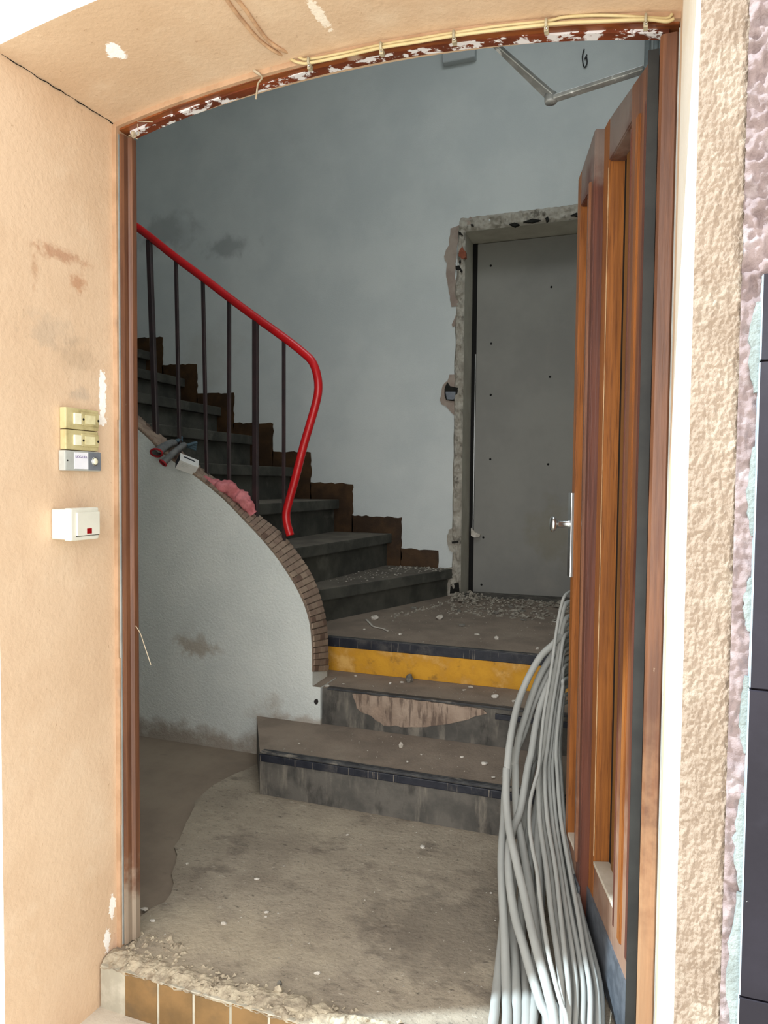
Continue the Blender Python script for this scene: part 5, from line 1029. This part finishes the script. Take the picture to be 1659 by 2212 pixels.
# strip of plastic
bm = BM()
tube(bm, crom([(-1.317, 1.9914, 0.482), (-1.2708, 1.9173, 0.482), (-1.2206, 1.8367, 0.482), (-1.1833, 1.8152, 0.482), (-1.1546, 1.8029, 0.482), (-1.1331, 1.7761, 0.482), (-1.1156, 1.76, 0.482)], 5), 0.006, 6, flat=0.35); obj('plastic_strip', bm, STONEM, smooth=True, label='twisted pale plastic strip lying on the landing', cat='strip')
bm = BM(); tube(bm, crom([(-1.1765, -0.002, 0.8343), (-1.1562, -0.01, 0.8188), (-1.1396, -0.012, 0.7834), (-1.1248, -0.01, 0.7425)], 5), 0.0012, 5); obj('straw', bm, WEB, label='thin dry straw stuck to the left jamb', cat='straw')
# uncountable crumbs
bm = BM()
rd = random.Random(77)
def scatter(n, f, s0, s1, fl=0.6):
    for k in range(n):
        x, y, z = f()
        bm_r = bmesh.ops.create_icosphere(bm, subdivisions=0 if False else 1, radius=1.0) if False else None
        s = rd.uniform(s0, s1)
        vs = [bm.verts.new((x + s * rd.uniform(0.5, 1) * cos(a), y + s * rd.uniform(0.5, 1) * sin(a), z)) for a in (0.3, 1.7, 3.0, 4.5)]
        tp = bm.verts.new((x + s * rd.uniform(-0.3, 0.3), y + s * rd.uniform(-0.3, 0.3), z + s * fl * rd.uniform(0.6, 1.4)))
        tp2 = bm.verts.new((tp.co.x + s * 0.4, tp.co.y + s * rd.uniform(-0.3, 0.3), tp.co.z * 1.0 - s * 0.1))
        try:
            bm.faces.new((vs[0], vs[1], tp2)); bm.faces.new((vs[1], vs[2], tp)); bm.faces.new((vs[2], vs[3], tp)); bm.faces.new((vs[3], vs[0], tp2)); bm.faces.new((vs[1], tp, tp2)); bm.faces.new((vs[3], tp2, tp))
        except ValueError: pass
def heap():
    t = rd.random() ** 1.5
    return (rd.uniform(-1.08 + 0.1 * t, -0.33), 2.93 - 0.62 * t, Z3 + rd.uniform(0, 0.012) * (1 - t))
scatter(480, heap, 0.004, 0.015)
scatter(110, heap, 0.012, 0.028, 0.45)
scatter(60, lambda: (rd.uniform(-1.05, -0.9), rd.uniform(2.7, 3.0), Z3 + rd.uniform(0, 0.03)), 0.008, 0.022, 0.8)
scatter(90, lambda: (lambda y: (-1.45 + (y - 1.7) * 0.28 + rd.uniform(0.05, 0.12) + 0.02, y, Z3))(rd.uniform(2.1, 2.9)), 0.005, 0.014)
scatter(160, lambda: (rd.uniform(-1.2, -0.3), rd.uniform(1.6, 2.6), Z3), 0.002, 0.006)
obj('rubble', bm, RUBM, kind='stuff', label='loose plaster rubble heaped before the boarded doorway', cat='rubble')
bm = BM()
def st4():
    y = rd.uniform(1.9, 2.93)
    return (-1.085 - (WB - y) * 0.36 - rd.uniform(0.03, 0.36), y, 0.656)
scatter(150, st4, 0.003, 0.011, 0.5)
scatter(60, lambda: (rd.uniform(-1.45, -1.12), rd.uniform(2.75, 2.93), 0.656), 0.006, 0.016, 0.4)
scatter(50, lambda: (rd.uniform(-1.2, -0.4), rd.uniform(1.31, 1.54), Z2), 0.0015, 0.005, 0.5)
scatter(60, lambda: (rd.uniform(-1.3, -0.4), rd.uniform(0.95, 1.26), Z1), 0.0015, 0.005, 0.5)
scatter(160, lambda: (rd.uniform(-1.25, -0.2), rd.uniform(0.02, 0.88), 0.0), 0.0012, 0.0045, 0.5)
obj('plaster_crumbs', bm, RUBM2, kind='stuff', label='pale plaster crumbs scattered over steps and floor', cat='crumbs')
bm = BM()
scatter(420, lambda: (lambda x: (x, rd.uniform(-0.07, 0.0), rd.uniform(-0.008, 0.004)))(rd.uniform(-1.2, -0.3)), 0.003, 0.010, 0.6)
scatter(80, lambda: (rd.uniform(-1.21, -1.05), rd.uniform(-0.03, 0.06), 0.0), 0.003, 0.012, 0.7)
obj('threshold_rubble', bm, CRUMB, kind='stuff', label='crumbled cement grit along the broken threshold', cat='grit')
